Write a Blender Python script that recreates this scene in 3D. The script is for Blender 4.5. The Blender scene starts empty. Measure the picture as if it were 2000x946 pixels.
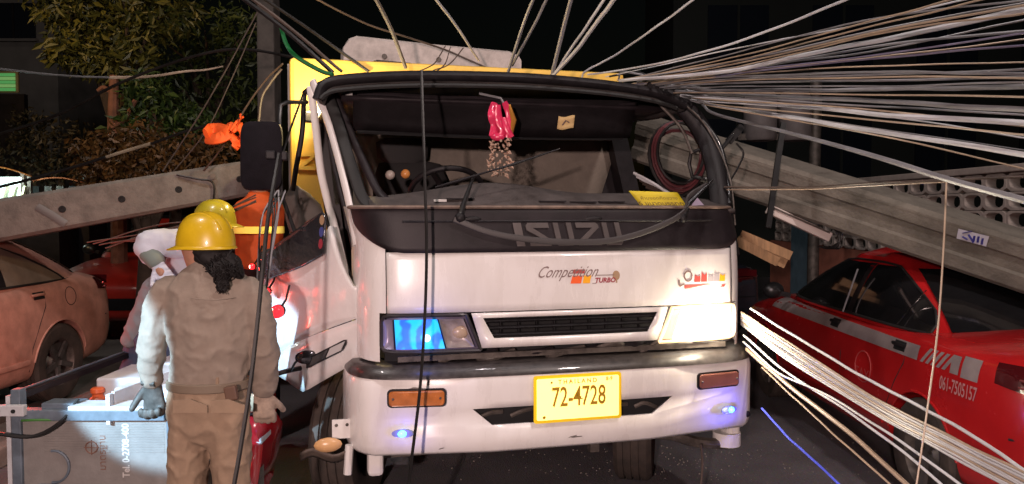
import bpy, bmesh, math, random
from mathutils import Vector, Matrix
from mathutils.bvhtree import BVHTree
random.seed(7)
R = math.radians
SC = bpy.context.scene
COL = SC.collection

# ------------------------------------------------------------------ camera
F, PITCH, CAM_H = 1480.0, R(2.44), 1.7
cd = bpy.data.cameras.new('camera'); cam = bpy.data.objects.new('camera', cd); COL.objects.link(cam)
cam.location = (0, 0, CAM_H); cam.rotation_euler = (R(90) - PITCH, 0, 0)
cd.sensor_width = 36; cd.lens = 36 * F / 2000; cd.clip_start = 0.05; cd.clip_end = 400
SC.camera = cam

# ------------------------------------------------------------------ night sky and moonlight
W = bpy.data.worlds.new('World'); SC.world = W; W.use_nodes = True
nt = W.node_tree; bg = nt.nodes['Background']
sky = nt.nodes.new('ShaderNodeTexSky'); sky.sky_type = 'NISHITA'; sky.sun_disc = False
sky.sun_elevation = R(2); sky.sun_rotation = R(200); sky.air_density = 1.0
nt.links.new(sky.outputs[0], bg.inputs[0]); bg.inputs[1].default_value = 0.0012
sl = bpy.data.lights.new('moon', 'SUN'); sl.energy = 0.06; sl.angle = R(6); sl.color = (1.0, .86, .74)
so = bpy.data.objects.new('moon', sl); COL.objects.link(so); so.rotation_euler = (R(48), 0, R(-24))

# ------------------------------------------------------------------ lamps, some assumed, some added as fill
def lamp(name, kind, loc, watts, color, target=None, size=45, blend=.4, radius=.05):
    l = bpy.data.lights.new(name, kind); l.energy = watts; l.color = color; l.shadow_soft_size = radius
    o = bpy.data.objects.new(name, l); COL.objects.link(o); o.location = loc
    if kind == 'SPOT':
        l.spot_size = R(size); l.spot_blend = blend
        d = Vector(target) - Vector(loc); o.rotation_euler = d.to_track_quat('-Z', 'Y').to_euler()
    return o
# unseen key lamp behind the camera, assumed from the light on the truck
lamp('assumed_key_lamp', 'SPOT', (-.70, -1.8, 2.05), 980, (1.0, .73, .67), (-.42, 3.6, .75), 68, .8, .07)
# unseen torch assumed on the left, shone on the cabinet and the worker's sleeve
lamp('assumed_torch', 'SPOT', (-2.75, .9, 2.05), 1800, (.46, .76, 1.0), (-1.67, 3.55, .95), 17, .2, .03)
# assumed unseen sodium street lamp for the trees, then added fill lamps
lamp('assumed_street_and_fill_light', 'SPOT', (-7.5, 4.0, 6.5), 760, (1.0, .62, .25), (-5.6, 11.5, 3.3), 50, .8, .15)
lamp('assumed_street_and_fill_light', 'POINT', (2.9, .9, 5.6), 470, (1.0, .84, .78), radius=.15)  # unseen fill lamp added to brighten the taxi and the wall
lamp('assumed_street_and_fill_light', 'POINT', (1.2, 2.4, 6.6), 180, (1.0, .90, .92), radius=.15)  # unseen overhead lamp added to lighten the road
lamp('assumed_street_and_fill_light', 'POINT', (-2.7, 2.5, 5.6), 330, (1.0, .90, .86), radius=.15)  # unseen lamp added to brighten the saloon, cabinet and worker
lamp('assumed_red_light', 'POINT', (-2.9, 4.4, .95), 13, (1, .10, .07), radius=.06)   # unseen red lamp assumed beyond the left edge, added to redden the saloon
SC.view_settings.view_transform = 'Standard'; SC.view_settings.look = 'None'
SC.view_settings.exposure = 0; SC.view_settings.gamma = 1
SC.cycles.use_denoising = True
SC.cycles.max_bounces = 6; SC.cycles.diffuse_bounces = 3; SC.cycles.sample_clamp_indirect = 6

# ------------------------------------------------------------------ helpers
def at(px, py, D):
    """point at distance D in front of the camera seen at photo position px, py"""
    u = (px - 1000) / F; v = -(py - 473) / F
    d = Vector((u, math.cos(PITCH) + v * math.sin(PITCH), v * math.cos(PITCH) - math.sin(PITCH)))
    return d * (D / d.y) + Vector((0, 0, CAM_H))

def lin(c): return tuple(((x / 12.92) if x <= .04045 else ((x + .055) / 1.055) ** 2.4) for x in c)

MATS = {}
def mat(name, col, rough=.5, metal=0., var=.0, vscale=6., bump=0., bscale=40., coat=0., emit=None, estr=0., spec=.5, col2=None, stretch=(1, 1, 1), c2amt=.5):
    if name in MATS: return MATS[name]
    m = bpy.data.materials.new(name); m.use_nodes = True; MATS[name] = m
    n = m.node_tree.nodes; L = m.node_tree.links; b = n['Principled BSDF']
    b.inputs['Base Color'].default_value = (*col, 1); b.inputs['Roughness'].default_value = rough
    b.inputs['Metallic'].default_value = metal; b.inputs['Coat Weight'].default_value = coat
    b.inputs['Specular IOR Level'].default_value = spec
    if emit: b.inputs['Emission Color'].default_value = (*emit, 1); b.inputs['Emission Strength'].default_value = estr
    if var or bump or col2:
        tc = n.new('ShaderNodeTexCoord'); mp = n.new('ShaderNodeMapping'); mp.inputs['Scale'].default_value = stretch
        L.new(tc.outputs['Object'], mp.inputs[0])
    if var or col2:
        nz = n.new('ShaderNodeTexNoise'); nz.inputs['Scale'].default_value = vscale; nz.inputs['Detail'].default_value = 8
        nz.inputs['Roughness'].default_value = .65
        L.new(mp.outputs[0], nz.inputs['Vector'])
        rp = n.new('ShaderNodeValToRGB'); L.new(nz.outputs[0], rp.inputs[0])
        lo = col2 if col2 else tuple(c * (1 - var) for c in col)
        hi = tuple(min(c * (1 + var), 4) for c in col)
        rp.color_ramp.elements[0].position = c2amt - .2; rp.color_ramp.elements[1].position = c2amt + .15
        rp.color_ramp.elements[0].color = (*lo, 1); rp.color_ramp.elements[1].color = (*hi, 1)
        L.new(rp.outputs[0], b.inputs['Base Color'])
        mr = n.new('ShaderNodeMapRange'); L.new(nz.outputs[0], mr.inputs[0])
        mr.inputs[3].default_value = max(rough - .1, .03); mr.inputs[4].default_value = min(rough + .14, 1)
        L.new(mr.outputs[0], b.inputs['Roughness'])
    if bump:
        nb = n.new('ShaderNodeTexNoise'); nb.inputs['Scale'].default_value = bscale; nb.inputs['Detail'].default_value = 5
        L.new(mp.outputs[0], nb.inputs['Vector'])
        bp = n.new('ShaderNodeBump'); bp.inputs['Strength'].default_value = bump; bp.inputs['Distance'].default_value = .01
        L.new(nb.outputs[0], bp.inputs['Height']); L.new(bp.outputs[0], b.inputs['Normal'])
    return m

def glass(name, tint, rough=.06, mixf=.25):
    if name in MATS: return MATS[name]
    m = bpy.data.materials.new(name); m.use_nodes = True; MATS[name] = m
    n = m.node_tree.nodes; L = m.node_tree.links; n.clear()
    o = n.new('ShaderNodeOutputMaterial'); t = n.new('ShaderNodeBsdfTransparent'); g = n.new('ShaderNodeBsdfGlossy')
    t.inputs[0].default_value = (*tint, 1); g.inputs['Roughness'].default_value = rough
    fr = n.new('ShaderNodeFresnel'); mx = n.new('ShaderNodeMixShader')
    ad = n.new('ShaderNodeMath'); ad.operation = 'MAXIMUM'; ad.inputs[1].default_value = mixf * .2
    L.new(fr.outputs[0], ad.inputs[0]); L.new(ad.outputs[0], mx.inputs[0])
    L.new(t.outputs[0], mx.inputs[1]); L.new(g.outputs[0], mx.inputs[2]); L.new(mx.outputs[0], o.inputs[0])
    return m

class MB:
    def __init__(s): s.v = []; s.f = []
    def add(s, vs, fs):
        b = len(s.v); s.v += [tuple(p) for p in vs]; s.f += [tuple(i + b for i in f) for f in fs]; return s
    def box(s, c, d, rot=None):
        x, y, z = (k / 2 for k in d); c = Vector(c)
        vs = [Vector((sx * x, sy * y, sz * z)) for sz in (-1, 1) for sx, sy in ((-1, -1), (1, -1), (1, 1), (-1, 1))]
        if rot is not None: vs = [rot @ p for p in vs]
        return s.add([c + p for p in vs], [(0, 3, 2, 1), (4, 5, 6, 7), (0, 1, 5, 4), (1, 2, 6, 5), (2, 3, 7, 6), (3, 0, 4, 7)])
    def bar(s, a, b, w, h, up=(0, 0, 1)):
        a, b = Vector(a), Vector(b); t = (b - a).normalized(); u = Vector(up)
        x = t.cross(u); x = x.normalized() if x.length > 1e-4 else Vector((1, 0, 0)); y = x.cross(t)
        vs = [p + x * sx * w / 2 + y * sy * h / 2 for p in (a, b) for sx, sy in ((-1, -1), (1, -1), (1, 1), (-1, 1))]
        return s.add(vs, [(0, 3, 2, 1), (4, 5, 6, 7), (0, 1, 5, 4), (1, 2, 6, 5), (2, 3, 7, 6), (3, 0, 4, 7)])
    def tube(s, path, r, n=8, lat=None, caps=True):
        P = [Vector(p) for p in path]; k = len(P)
        rr = r if isinstance(r, (list, tuple)) else [r] * k
        nrm = None; rings = []
        for i in range(k):
            t = (P[min(i + 1, k - 1)] - P[max(i - 1, 0)]).normalized()
            if lat is not None: x = Vector(lat) - t * t.dot(Vector(lat))
            elif nrm is None: x = t.cross(Vector((0, 0, 1)) if abs(t.z) < .9 else Vector((1, 0, 0)))
            else: x = nrm - t * t.dot(nrm)
            x.normalize(); nrm = x; y = t.cross(x)
            ra, rb = rr[i] if isinstance(rr[i], (list, tuple)) else (rr[i], rr[i])
            rings.append([P[i] + x * ra * math.cos(q * 2 * math.pi / n) + y * rb * math.sin(q * 2 * math.pi / n) for q in range(n)])
        return s.loft(rings, caps)
    def loft(s, rings, caps=True, close=True):
        n = len(rings[0]); vs = [p for r in rings for p in r]; fs = []
        for i in range(len(rings) - 1):
            for q in range(n if close else n - 1):
                a = i * n + q; b = i * n + (q + 1) % n
                fs.append((a, b, b + n, a + n))
        if caps: fs.append(tuple(range(n - 1, -1, -1))); fs.append(tuple(range((len(rings) - 1) * n, len(rings) * n)))
        return s.add(vs, fs)
    def grid(s, fn, nu, nv, skip=None):
        vs = [fn(i / nu, j / nv) for j in range(nv + 1) for i in range(nu + 1)]
        fs = [(j * (nu + 1) + i, j * (nu + 1) + i + 1, (j + 1) * (nu + 1) + i + 1, (j + 1) * (nu + 1) + i) for j in range(nv) for i in range(nu) if not (skip and skip(i, j))]
        return s.add(vs, fs)
    def prism(s, pts, fn, t):
        n = len(pts); vs = [fn(u, v, 0) for u, v in pts] + [fn(u, v, t) for u, v in pts]
        return s.add(vs, [tuple(range(n)), tuple(range(2 * n - 1, n - 1, -1))] + [(i, i + n, (i + 1) % n + n, (i + 1) % n) for i in range(n)])
    def lathe(s, prof, M=None, n=24, caps=False):
        M = M or Matrix()
        rings = [[M @ Vector((r * math.cos(q * 2 * math.pi / n), r * math.sin(q * 2 * math.pi / n), h)) for q in range(n)] for r, h in prof]
        return s.loft(rings, caps)
    def ball(s, c, r, n=10, m=6, sc=(1, 1, 1)):
        c = Vector(c); rings = []
        for j in range(m + 1):
            a = -math.pi / 2 + math.pi * (.04 + .92 * j / m)
            rings.append([c + Vector((math.cos(a) * math.cos(q * 2 * math.pi / n) * r * sc[0], math.cos(a) * math.sin(q * 2 * math.pi / n) * r * sc[1], math.sin(a) * r * sc[2])) for q in range(n)])
        return s.loft(rings)
    def build(s, name, material, parent=None, smooth=True, angle=38, solid=0, bevel=0, sub=0, loc=None, recalc=True, weld=0):
        me = bpy.data.meshes.new(name); me.from_pydata(s.v, [], s.f)
        if recalc or weld:
            bm = bmesh.new(); bm.from_mesh(me)
            if weld: bmesh.ops.remove_doubles(bm, verts=bm.verts, dist=weld)
            bmesh.ops.recalc_face_normals(bm, faces=bm.faces); bm.to_mesh(me); bm.free()
        if smooth:
            me.polygons.foreach_set('use_smooth', [True] * len(me.polygons)); me.set_sharp_from_angle(angle=R(angle))
        return link(name, me, material, parent, solid, bevel, sub, loc)

def link(name, me, material, parent=None, solid=0, bevel=0, sub=0, loc=None):
    o = bpy.data.objects.new(name, me); COL.objects.link(o)
    if material and not me.materials: me.materials.append(material)
    if parent: o.parent = parent
    if loc is not None: o.location = loc
    if sub: k = o.modifiers.new('s', 'SUBSURF'); k.levels = k.render_levels = sub
    if solid: k = o.modifiers.new('t', 'SOLIDIFY'); k.thickness = solid; k.offset = -1
    if bevel: k = o.modifiers.new('b', 'BEVEL'); k.width = bevel; k.segments = 2; k.limit_method = 'ANGLE'; k.angle_limit = R(40)
    return o

def tag(o, label=None, cat=None, group=None, kind=None):
    for k, v in (('label', label), ('category', cat), ('group', group), ('kind', kind)):
        if v: o[k] = v
    return o
def thing(name, label, cat, loc=(0, 0, 0), rz=0, group=None):
    o = bpy.data.objects.new(name, None); COL.objects.link(o); o.location = loc; o.rotation_euler = (0, 0, rz)
    o.empty_display_size = .1
    return tag(o, label, cat, group)
def copy_tree(o, parent=None):
    c = o.copy(); COL.objects.link(c); c.parent = parent
    for ch in list(o.children): copy_tree(ch, c)
    return c
def spline(pts, per=8):
    P = [Vector(p) for p in pts]
    if len(P) == 2: return [P[0].lerp(P[1], i / per) for i in range(per + 1)]
    Q = [P[0] * 2 - P[1]] + P + [P[-1] * 2 - P[-2]]; out = []
    for i in range(1, len(Q) - 2):
        a, b, c, d = Q[i - 1:i + 3]
        for k in range(per):
            t = k / per
            out.append(.5 * ((2 * b) + (c - a) * t + (2 * a - 5 * b + 4 * c - d) * t * t + (3 * b - a - 3 * c + d) * t ** 3))
    return out + [P[-1]]
def text_geo(body, size=1., shear=0., bold=0., align='CENTER'):
    c = bpy.data.curves.new('txt', 'FONT'); c.body = body; c.size = size; c.shear = shear; c.offset = bold; c.align_x = align; c.resolution_u = 3
    o = bpy.data.objects.new('txt', c); COL.objects.link(o)
    me = bpy.data.meshes.new_from_object(o.evaluated_get(bpy.context.evaluated_depsgraph_get()))
    vs = [v.co.copy() for v in me.vertices]; fs = [tuple(p.vertices) for p in me.polygons]
    bpy.data.objects.remove(o); bpy.data.curves.remove(c); bpy.data.meshes.remove(me)
    return vs, fs
def lettering(name, body, fn, size, material, parent, shear=0., bold=0., align='CENTER'):
    vs, fs = text_geo(body, size, shear, bold, align)
    return MB().add([fn(v.x, v.y) for v in vs], fs).build(name, material, parent, smooth=False)
def baked(o):
    me = bpy.data.meshes.new_from_object(o.evaluated_get(bpy.context.evaluated_depsgraph_get()))
    return me

# ------------------------------------------------------------------ materials
M_WHITE = mat('white_truck_paint', (.74, .715, .70), .26, col2=(.62, .585, .555), c2amt=.40, vscale=5, coat=.5, stretch=(1, 1, .3))
M_WHITE2 = mat('white_painted_plastic', (.70, .68, .66), .38, var=.06, vscale=12)
M_BLACKP = mat('black_plastic', (.010, .0085, .010), .5, var=.4, vscale=20, bump=.15, bscale=300, spec=.3)
M_DUSTY = mat('dusty_black_plastic', (.013, .0098, .0118), .5, var=.5, vscale=7, bump=.1, bscale=200, spec=.3)
M_RUBBER = mat('rubber', (.012, .012, .012), .65, var=.4, vscale=14)
M_TYRE = mat('tyre_rubber', (.035, .029, .025), .8, col2=(.075, .055, .045), vscale=9, bump=.2, bscale=90)
M_DARK = mat('dark_void', (.006, .006, .007), .8)
M_STEEL = mat('dirty_steel', (.10, .085, .075), .55, metal=.5, var=.5, vscale=15, bump=.2)
M_CHROME = mat('chrome', (.55, .55, .55), .14, metal=1)
M_TRIM = mat('bumper_step_trim', (.032, .027, .026), .36, var=.5, vscale=30, coat=.3)
M_AMBER = mat('amber_lens', (.42, .13, .028), .22, coat=.6, var=.2, vscale=20)
M_BLACKMETAL = mat('black_metal', (.014, .014, .015), .35, coat=.3)
M_SEAT = mat('seat_cloth', (.02, .019, .02), .85, bump=.2, bscale=300)
M_TAN = mat('tan_cab_lining', (.17, .145, .12), .8, var=.25, vscale=4, bump=.3, bscale=60)
M_DASH = mat('dusty_dashboard', (.06, .05, .048), .7, var=.35, vscale=9, bump=.2, bscale=120)
M_DENTED = mat('dented_white_paint', (.70, .68, .67), .22, var=.08, vscale=5, coat=.4, bump=.9, bscale=5)
M_YELLOWBOX = mat('yellow_cargo_paint', (.82, .52, .09), .5, var=.08, vscale=5)
M_GREYBOX = mat('grey_cargo_side', (.26, .25, .24), .55, var=.15)
M_CONC = mat('concrete', (.15, .135, .12), .9, var=.28, vscale=10, bump=.5, bscale=60)
M_CONC2 = mat('weathered_concrete', (.19, .168, .14), .9, col2=(.095, .083, .068), vscale=5, bump=.5, bscale=50, stretch=(1, 1, 1))
M_BLKCABLE = mat('black_cable', (.012, .011, .011), .4, var=.3)
M_BRNCABLE = mat('brown_cable', (.07, .05, .04), .5, var=.3)
M_WHTCABLE = mat('white_cable', (.58, .59, .61), .42, var=.15, vscale=3)
M_GREYCABLE = mat('grey_cable', (.22, .22, .232), .4, var=.3, vscale=3)
M_TANCABLE = mat('cream_cable', (.42, .32, .23), .35, var=.15)
M_PURPCABLE = mat('violet_cable', (.20, .18, .27), .35, var=.15)
M_SKIN = mat('skin', (.34, .17, .11), .55, var=.12, vscale=20)
M_HAIR = mat('black_hair', (.009, .007, .007), .65, spec=.25)
# ------------------------------------------------------------------ ground
def asphalt():
    m = bpy.data.materials.new('asphalt'); m.use_nodes = True
    n = m.node_tree.nodes; L = m.node_tree.links; b = n['Principled BSDF']
    tc = n.new('ShaderNodeTexCoord')
    a = n.new('ShaderNodeTexNoise'); a.inputs['Scale'].default_value = 1.3; a.inputs['Detail'].default_value = 6; L.new(tc.outputs['Object'], a.inputs[0])
    v = n.new('ShaderNodeTexVoronoi'); v.inputs['Scale'].default_value = 110; L.new(tc.outputs['Object'], v.inputs[0])
    r = n.new('ShaderNodeValToRGB'); L.new(a.outputs[0], r.inputs[0])
    r.color_ramp.elements[0].position = .35; r.color_ramp.elements[0].color = (.12, .112, .122, 1)
    r.color_ramp.elements[1].position = .7; r.color_ramp.elements[1].color = (.20, .187, .198, 1)
    mx = n.new('ShaderNodeMixRGB'); mx.blend_type = 'MULTIPLY'; mx.inputs[0].default_value = .3
    L.new(r.outputs[0], mx.inputs[1]); L.new(v.outputs['Color'], mx.inputs[2]); L.new(mx.outputs[0], b.inputs['Base Color'])
    b.inputs['Roughness'].default_value = .55
    bp = n.new('ShaderNodeBump'); bp.inputs['Strength'].default_value = .5; bp.inputs['Distance'].default_value = .008
    L.new(v.outputs['Distance'], bp.inputs['Height']); L.new(bp.outputs[0], b.inputs['Normal'])
    return m
g = MB().grid(lambda u, v: (-150 + 300 * u, -60 + 300 * v, 0), 4, 4).build('road', asphalt(), smooth=False)
tag(g, kind='structure')
pv = MB().box((-8.0, 10, .065), (9.1, 18, .13)).build('pavement', mat('pavement_concrete', (.16, .145, .13), .9, var=.25, vscale=3, bump=.4), smooth=False)
tag(pv, kind='structure')
kb = MB().box((-3.40, 10, .07), (.10, 18, .14)).build('kerb', mat('kerb_stone', (.22, .20, .18), .85, var=.25, vscale=6, bump=.4), smooth=False, bevel=.015)
tag(kb, kind='structure')

# ------------------------------------------------------------------ the truck
TRUCK = thing('truck', 'white truck with smashed-out windscreen, yellow licence plate and yellow cargo box', 'truck', (.312, 3.638, 0), R(14.35))
TM = Matrix.Translation((.312, 3.638, 0)) @ Matrix.Rotation(R(14.35), 4, 'Z')
TI = TM.inverted()
HALF = [(0, .05), (.3, .053), (.6, .062), (.8, .082), (.9, .112), (.965, .165), (1.005, .245), (1.03, .36), (1.04, .5)]
def plan(s):
    a = min(abs(s), .9999) * (len(HALF) - 1); i = int(a); t = a - i
    p0 = HALF[max(i - 1, 0)] if i > 0 else (-HALF[1][0], HALF[1][1]); p1 = HALF[i]; p2 = HALF[i + 1]; p3 = HALF[min(i + 2, len(HALF) - 1)]
    q = [.5 * (2 * p1[k] + (p2[k] - p0[k]) * t + (2 * p0[k] - 5 * p1[k] + 4 * p2[k] - p3[k]) * t * t + (3 * p1[k] - p0[k] - 3 * p2[k] + p3[k]) * t ** 3) for k in (0, 1)]
    return (q[0] * (1 if s >= 0 else -1), q[1])
def S(x):
    lo, hi = 0., 1.
    for _ in range(30):
        m = (lo + hi) / 2
        if plan(m)[0] < abs(x): lo = m
        else: hi = m
    return lo * (1 if x >= 0 else -1)
def rack(z): return -.19 * max(0, min(1.1, (z - 1.55) / .85))
def lean(z): return 0 if z < 1.3 else (.05 * ((z - 1.3) / .4) ** 1.5 if z < 1.7 else .05 + .33 * ((z - 1.7) / .65))
def cab(s, z, off=0.):
    x, y = plan(s); e = .003; x1, y1 = plan(max(-1, min(1, s + e))); x0, y0 = plan(max(-1, min(1, s - e)))
    tx, ty = x1 - x0, y1 - y0; l = math.hypot(tx, ty) or 1
    nx, ny = ty / l, -tx / l
    return Vector((x + nx * off + rack(z), y + ny * off + lean(z), z))
def cabx(x, z, off=0.): return cab(S(x), z, off)
def patch(name, s0, s1, z0, z1, m, nu=24, nv=6, off=0., parent=TRUCK, solid=.012, zfn=None, **k):
    f = lambda u, v: cab(s0 + (s1 - s0) * u, (zfn(s0 + (s1 - s0) * u, v) if zfn else z0 + (z1 - z0) * v), off)
    return MB().grid(f, nu, nv).build(name, m, parent, solid=solid, recalc=False, **k)
# white front skin
patch('hood_panel', S(-.897), S(.897), 1.216, 1.50, M_WHITE, 40, 8)
for sg in (-1, 1):
    b = MB()
    b.grid(lambda u, v: cab(sg * (S(.901) + (1 - S(.901)) * u), 1.216 + .50 * v), 14, 10)
    b.grid(lambda u, v: cab(sg * (S(.93) + (1 - S(.93)) * u), .985 + .231 * v), 12, 5)
    b.build('corner_panel', M_WHITE, TRUCK, weld=.0005)
# lower grille surround with its slot
def surround(u, v):
    xs = [-.455, -.445, -.42, -.3, 0, .3, .42, .445, .455]
    zs = [1.043, 1.085, 1.186, 1.209]
    return None
b = MB()
cols = [-1, -.93, -.6, -.3, 0, .3, .6, .93, 1]
def sur_x(c, z):   # outer edge slants, slot edge slants more
    outer = .455 + .05 * (z - 1.043) / .166
    if abs(c) == 1: return math.copysign(outer, c)
    slot = .395 + .055 * max(0, min(1, (z - 1.085) / .1))
    return c / .93 * slot
rows = [1.043, 1.087, 1.135, 1.186, 1.210]
b.grid(lambda u, v: cabx(sur_x(cols[round(u * 8)], rows[round(v * 4)]), rows[round(v * 4)], .004), 8, 4, skip=lambda i, j: 1 <= i <= 6 and j in (1, 2))
b.build('grille_surround', M_WHITE, TRUCK, solid=.014, recalc=False)
gr = MB().grid(lambda u, v: cabx(-.46 + .92 * u, 1.06 + .145 * v, -.075), 10, 2).build('grille', M_DARK, TRUCK, recalc=False)
for k, z in enumerate((1.102, 1.135, 1.168)):
    w = .40 + .055 * (z - 1.085) / .1
    MB().tube([cabx(-w + 2 * w * i / 16, z, -.02) for i in range(17)], [(.02, .009)] * 17, 8, lat=(0, 1, 0)).build('slat', M_BLACKP, gr)
for i in range(9):
    x = -.36 + .09 * i; MB().bar(cabx(x, 1.09, -.03), cabx(x, 1.18, -.03), .006, .02).build('grille_rib', M_BLACKP, gr)
# black panel under the windscreen
def blk(s, v):
    x = abs(plan(s)[0]); zb = 1.497
    if x > .80:
        t = min(1, (x - .80) / .215); zb += .165 * (1 - math.sqrt(max(0, 1 - t * t)))
    return zb + (1.715 - zb) * v
sm = S(1.012)
bp = patch('windscreen_lower_panel', -sm, sm, 0, 0, M_DUSTY, 56, 8, .007, zfn=blk)
MB().tube([cab(-sm + 2 * sm * i / 40, 1.712, .004) for i in range(41)], [(.018, .010)] * 41, 8, lat=(0, 1, 0)).build('windscreen_sill', mat('dirty_sill', (.16, .115, .09), .6, var=.4, vscale=15), TRUCK)
MB().tube([cabx(-.8 + 1.6 * i / 20, 1.645, .010) for i in range(21)], .006, 6).build('seam', M_BLACKP, bp)
for x in (-.47, .14): MB().ball(cabx(x, 1.655, .012), .014, 8, 5, (3.2, .6, 1)).build('washer_nozzle', M_BLACKP, bp)
# badge letters
M_BADGE = mat('badge_grey_chrome', (.095, .082, .08), .45, metal=.3, var=.2)
def stroke_letter(polys, x0, wd):
    b = MB()
    for pg in polys:
        b.prism([(x0 + p[0] * wd, 1.525 + p[1] * .112) for p in pg], lambda u, v, w: cabx(u, v, .008 + w), .009)
    return b.build('letter', M_BADGE, bp, smooth=False)
t = .2
LET = {
 'I': [[(.1, 0), (.9, 0), (.9, 1), (.1, 1)]],
 'S': [[(.06, 0), (.90, 0), (.98, .1), (.98, .22), (.06, .22)], [(.02, .78), (.95, .78), (.95, 1), (.12, 1), (.02, .88)], [(.02, .78), (.28, .78), (.98, .22), (.72, .22), (.02, .68)]],
 'U': [[(.05, .12), (.3, .12), (.3, 1), (.05, 1)], [(.7, .12), (.95, .12), (.95, 1), (.7, 1)], [(.05, .12), (.15, 0), (.85, 0), (.95, .12), (.95, .22), (.05, .22)]],
 'Z': [[(.03, 0), (.98, 0), (.98, .22), (.03, .22)], [(.03, .78), (.98, .78), (.98, .9), (.88, 1), (.03, 1)], [(.03, .22), (.32, .22), (.98, .78), (.70, .78)]],
}
xx = -.285
for ch, wd in zip('ISUZU', (.062, .135, .115, .135, .115)):
    stroke_letter(LET[ch], xx, wd - .012); xx += wd + .001
# stickers on the white panel
M_INK = mat('sticker_ink', (.20, .14, .13), .5); M_REDINK = mat('sticker_red', (.30, .03, .05), .5)
M_ORS = mat('sticker_orange', (.85, .13, .03), .45); M_YES = mat('sticker_yellow', (.9, .42, .02), .45); M_PKS = mat('sticker_pink', (.42, .07, .06), .5)
M_TNS = mat('sticker_tan', (.36, .24, .14), .5); M_GRS = mat('sticker_grey', (.36, .33, .36), .5)
def on_front(x0, z0, off): return lambda u, v: cabx(x0 + u, z0 + v, off)
stk = lettering('sticker', 'Competition', lambda u, v: cabx(-.035 + u * .80, 1.372 + v * 1.05, .0030), .075, M_INK, TRUCK, shear=.75)
def deco(m, pts, off=.0016, par=None):
    return MB().prism(pts, lambda u, v, w: cabx(u, v, off + w), .0006).build('sticker_print', m, par or stk, smooth=False)
deco(M_ORS, [(-.015, 1.340), (.040, 1.340), (.048, 1.378), (-.004, 1.378)])
deco(M_YES, [(.047, 1.340), (.085, 1.340), (.094, 1.378), (.056, 1.378)])
deco(M_PKS, [(.0, 1.388), (.058, 1.388), (.063, 1.408), (.004, 1.408)])
lettering('lettering', 'TURBO', lambda u, v: cabx(.165 + u * 1.0, 1.342 + v, .0030), .033, M_REDINK, stk, shear=.2, bold=.0012)
deco(M_INK, [(.12, 1.376), (.215, 1.376), (.215, 1.380), (.12, 1.380)], .0022)
deco(M_INK, [(.098, 1.337), (.118, 1.337), (.124, 1.352), (.121, 1.352), (.115, 1.340), (.098, 1.340)], .0022)
deco(M_TNS, [(.225 + .020 * math.cos(a * .524), 1.375 + .024 * math.sin(a * .524)) for a in range(12)])
deco(M_TNS, [(.222, 1.338), (.230, 1.338), (.230, 1.354), (.222, 1.354)])
st2 = deco(M_PKS, [(.60, 1.296), (.84, 1.300), (.85, 1.312), (.72, 1.318), (.60, 1.316)], par=TRUCK)
ring = [(.622 + .026 * math.cos(a * .3927), 1.362 + .03 * math.sin(a * .3927)) for a in range(17)]
b = MB()
for i in range(16):
    (u0, v0), (u1, v1) = ring[i], ring[i + 1]; q = .72
    c = (.622, 1.362)
    b.prism([(u0, v0), (u1, v1), (c[0] + (u1 - c[0]) * q, c[1] + (v1 - c[1]) * q), (c[0] + (u0 - c[0]) * q, c[1] + (v0 - c[1]) * q)], lambda u, v, w: cabx(u, v, .002 + w), .0006)
b.build('sticker_print', M_INK, st2, smooth=False)
deco(M_INK, [(.565, 1.345), (.573, 1.345), (.577, 1.318), (.600, 1.327), (.600, 1.320), (.573, 1.307), (.566, 1.318)], par=st2)
for k, (x, mm) in enumerate(((.675, M_PKS), (.715, M_PKS), (.755, M_GRS), (.792, M_GRS), (.828, M_YES))):
    hgt = .035 + .012 * (k % 2)
    deco(mm, [(x - .019, 1.330), (x + .017, 1.330), (x + .019, 1.330 + hgt), (x + .004, 1.337 + hgt * .6), (x - .012, 1.330 + hgt * 1.1)], par=st2)

# ---- headlamps
M_RIM = mat('headlamp_rim', (.06, .055, .06), .35, metal=.6)
def hl_x(sg, u, z):  # u 0 = inner, 1 = outer
    inn = .462 + .07 * (1.205 - z) / .17 * -1 + .07
    return sg * (inn + (.922 - inn) * u)
def headlamp(sg, lit):
    hz0, hz1 = 1.032, 1.205
    root = MB().grid(lambda u, v: cabx(hl_x(sg, u, hz0 + (hz1 - hz0) * v), hz0 + (hz1 - hz0) * v, -.05), 14, 5).build('headlamp', M_RIM if lit else mat('violet_housing', (.20, .17, .24), .3, metal=.5), TRUCK, recalc=False)
    outline = [hl_x(sg, 0, hz0) + 0j] and []
    path = [cabx(hl_x(sg, u, hz0), hz0, .001) for u in [i / 10 for i in range(10)]] + [cabx(hl_x(sg, .975, hz0), hz0 + .006, .001)] + [cabx(hl_x(sg, 1, z), z, .001) for z in (hz0 + .03, 1.12, hz1 - .03)] \
        + [cabx(hl_x(sg, .97, hz1), hz1 - .006, .001)] + [cabx(hl_x(sg, u, hz1), hz1, .001) for u in [i / 10 for i in range(9, -1, -1)]] + [cabx(hl_x(sg, 0, 1.12), 1.12, .001)]
    MB().tube(path + path[:1], .009, 6, caps=False).build('rim', mat('glare_rim', (.8, .6, .4), .3, emit=(1, .72, .36), estr=.9) if lit else M_RIM, root)  # lamp's glare put into the rim as emission
    return root, hz0, hz1
HLb, z0, z1 = headlamp(-1, False)
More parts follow.
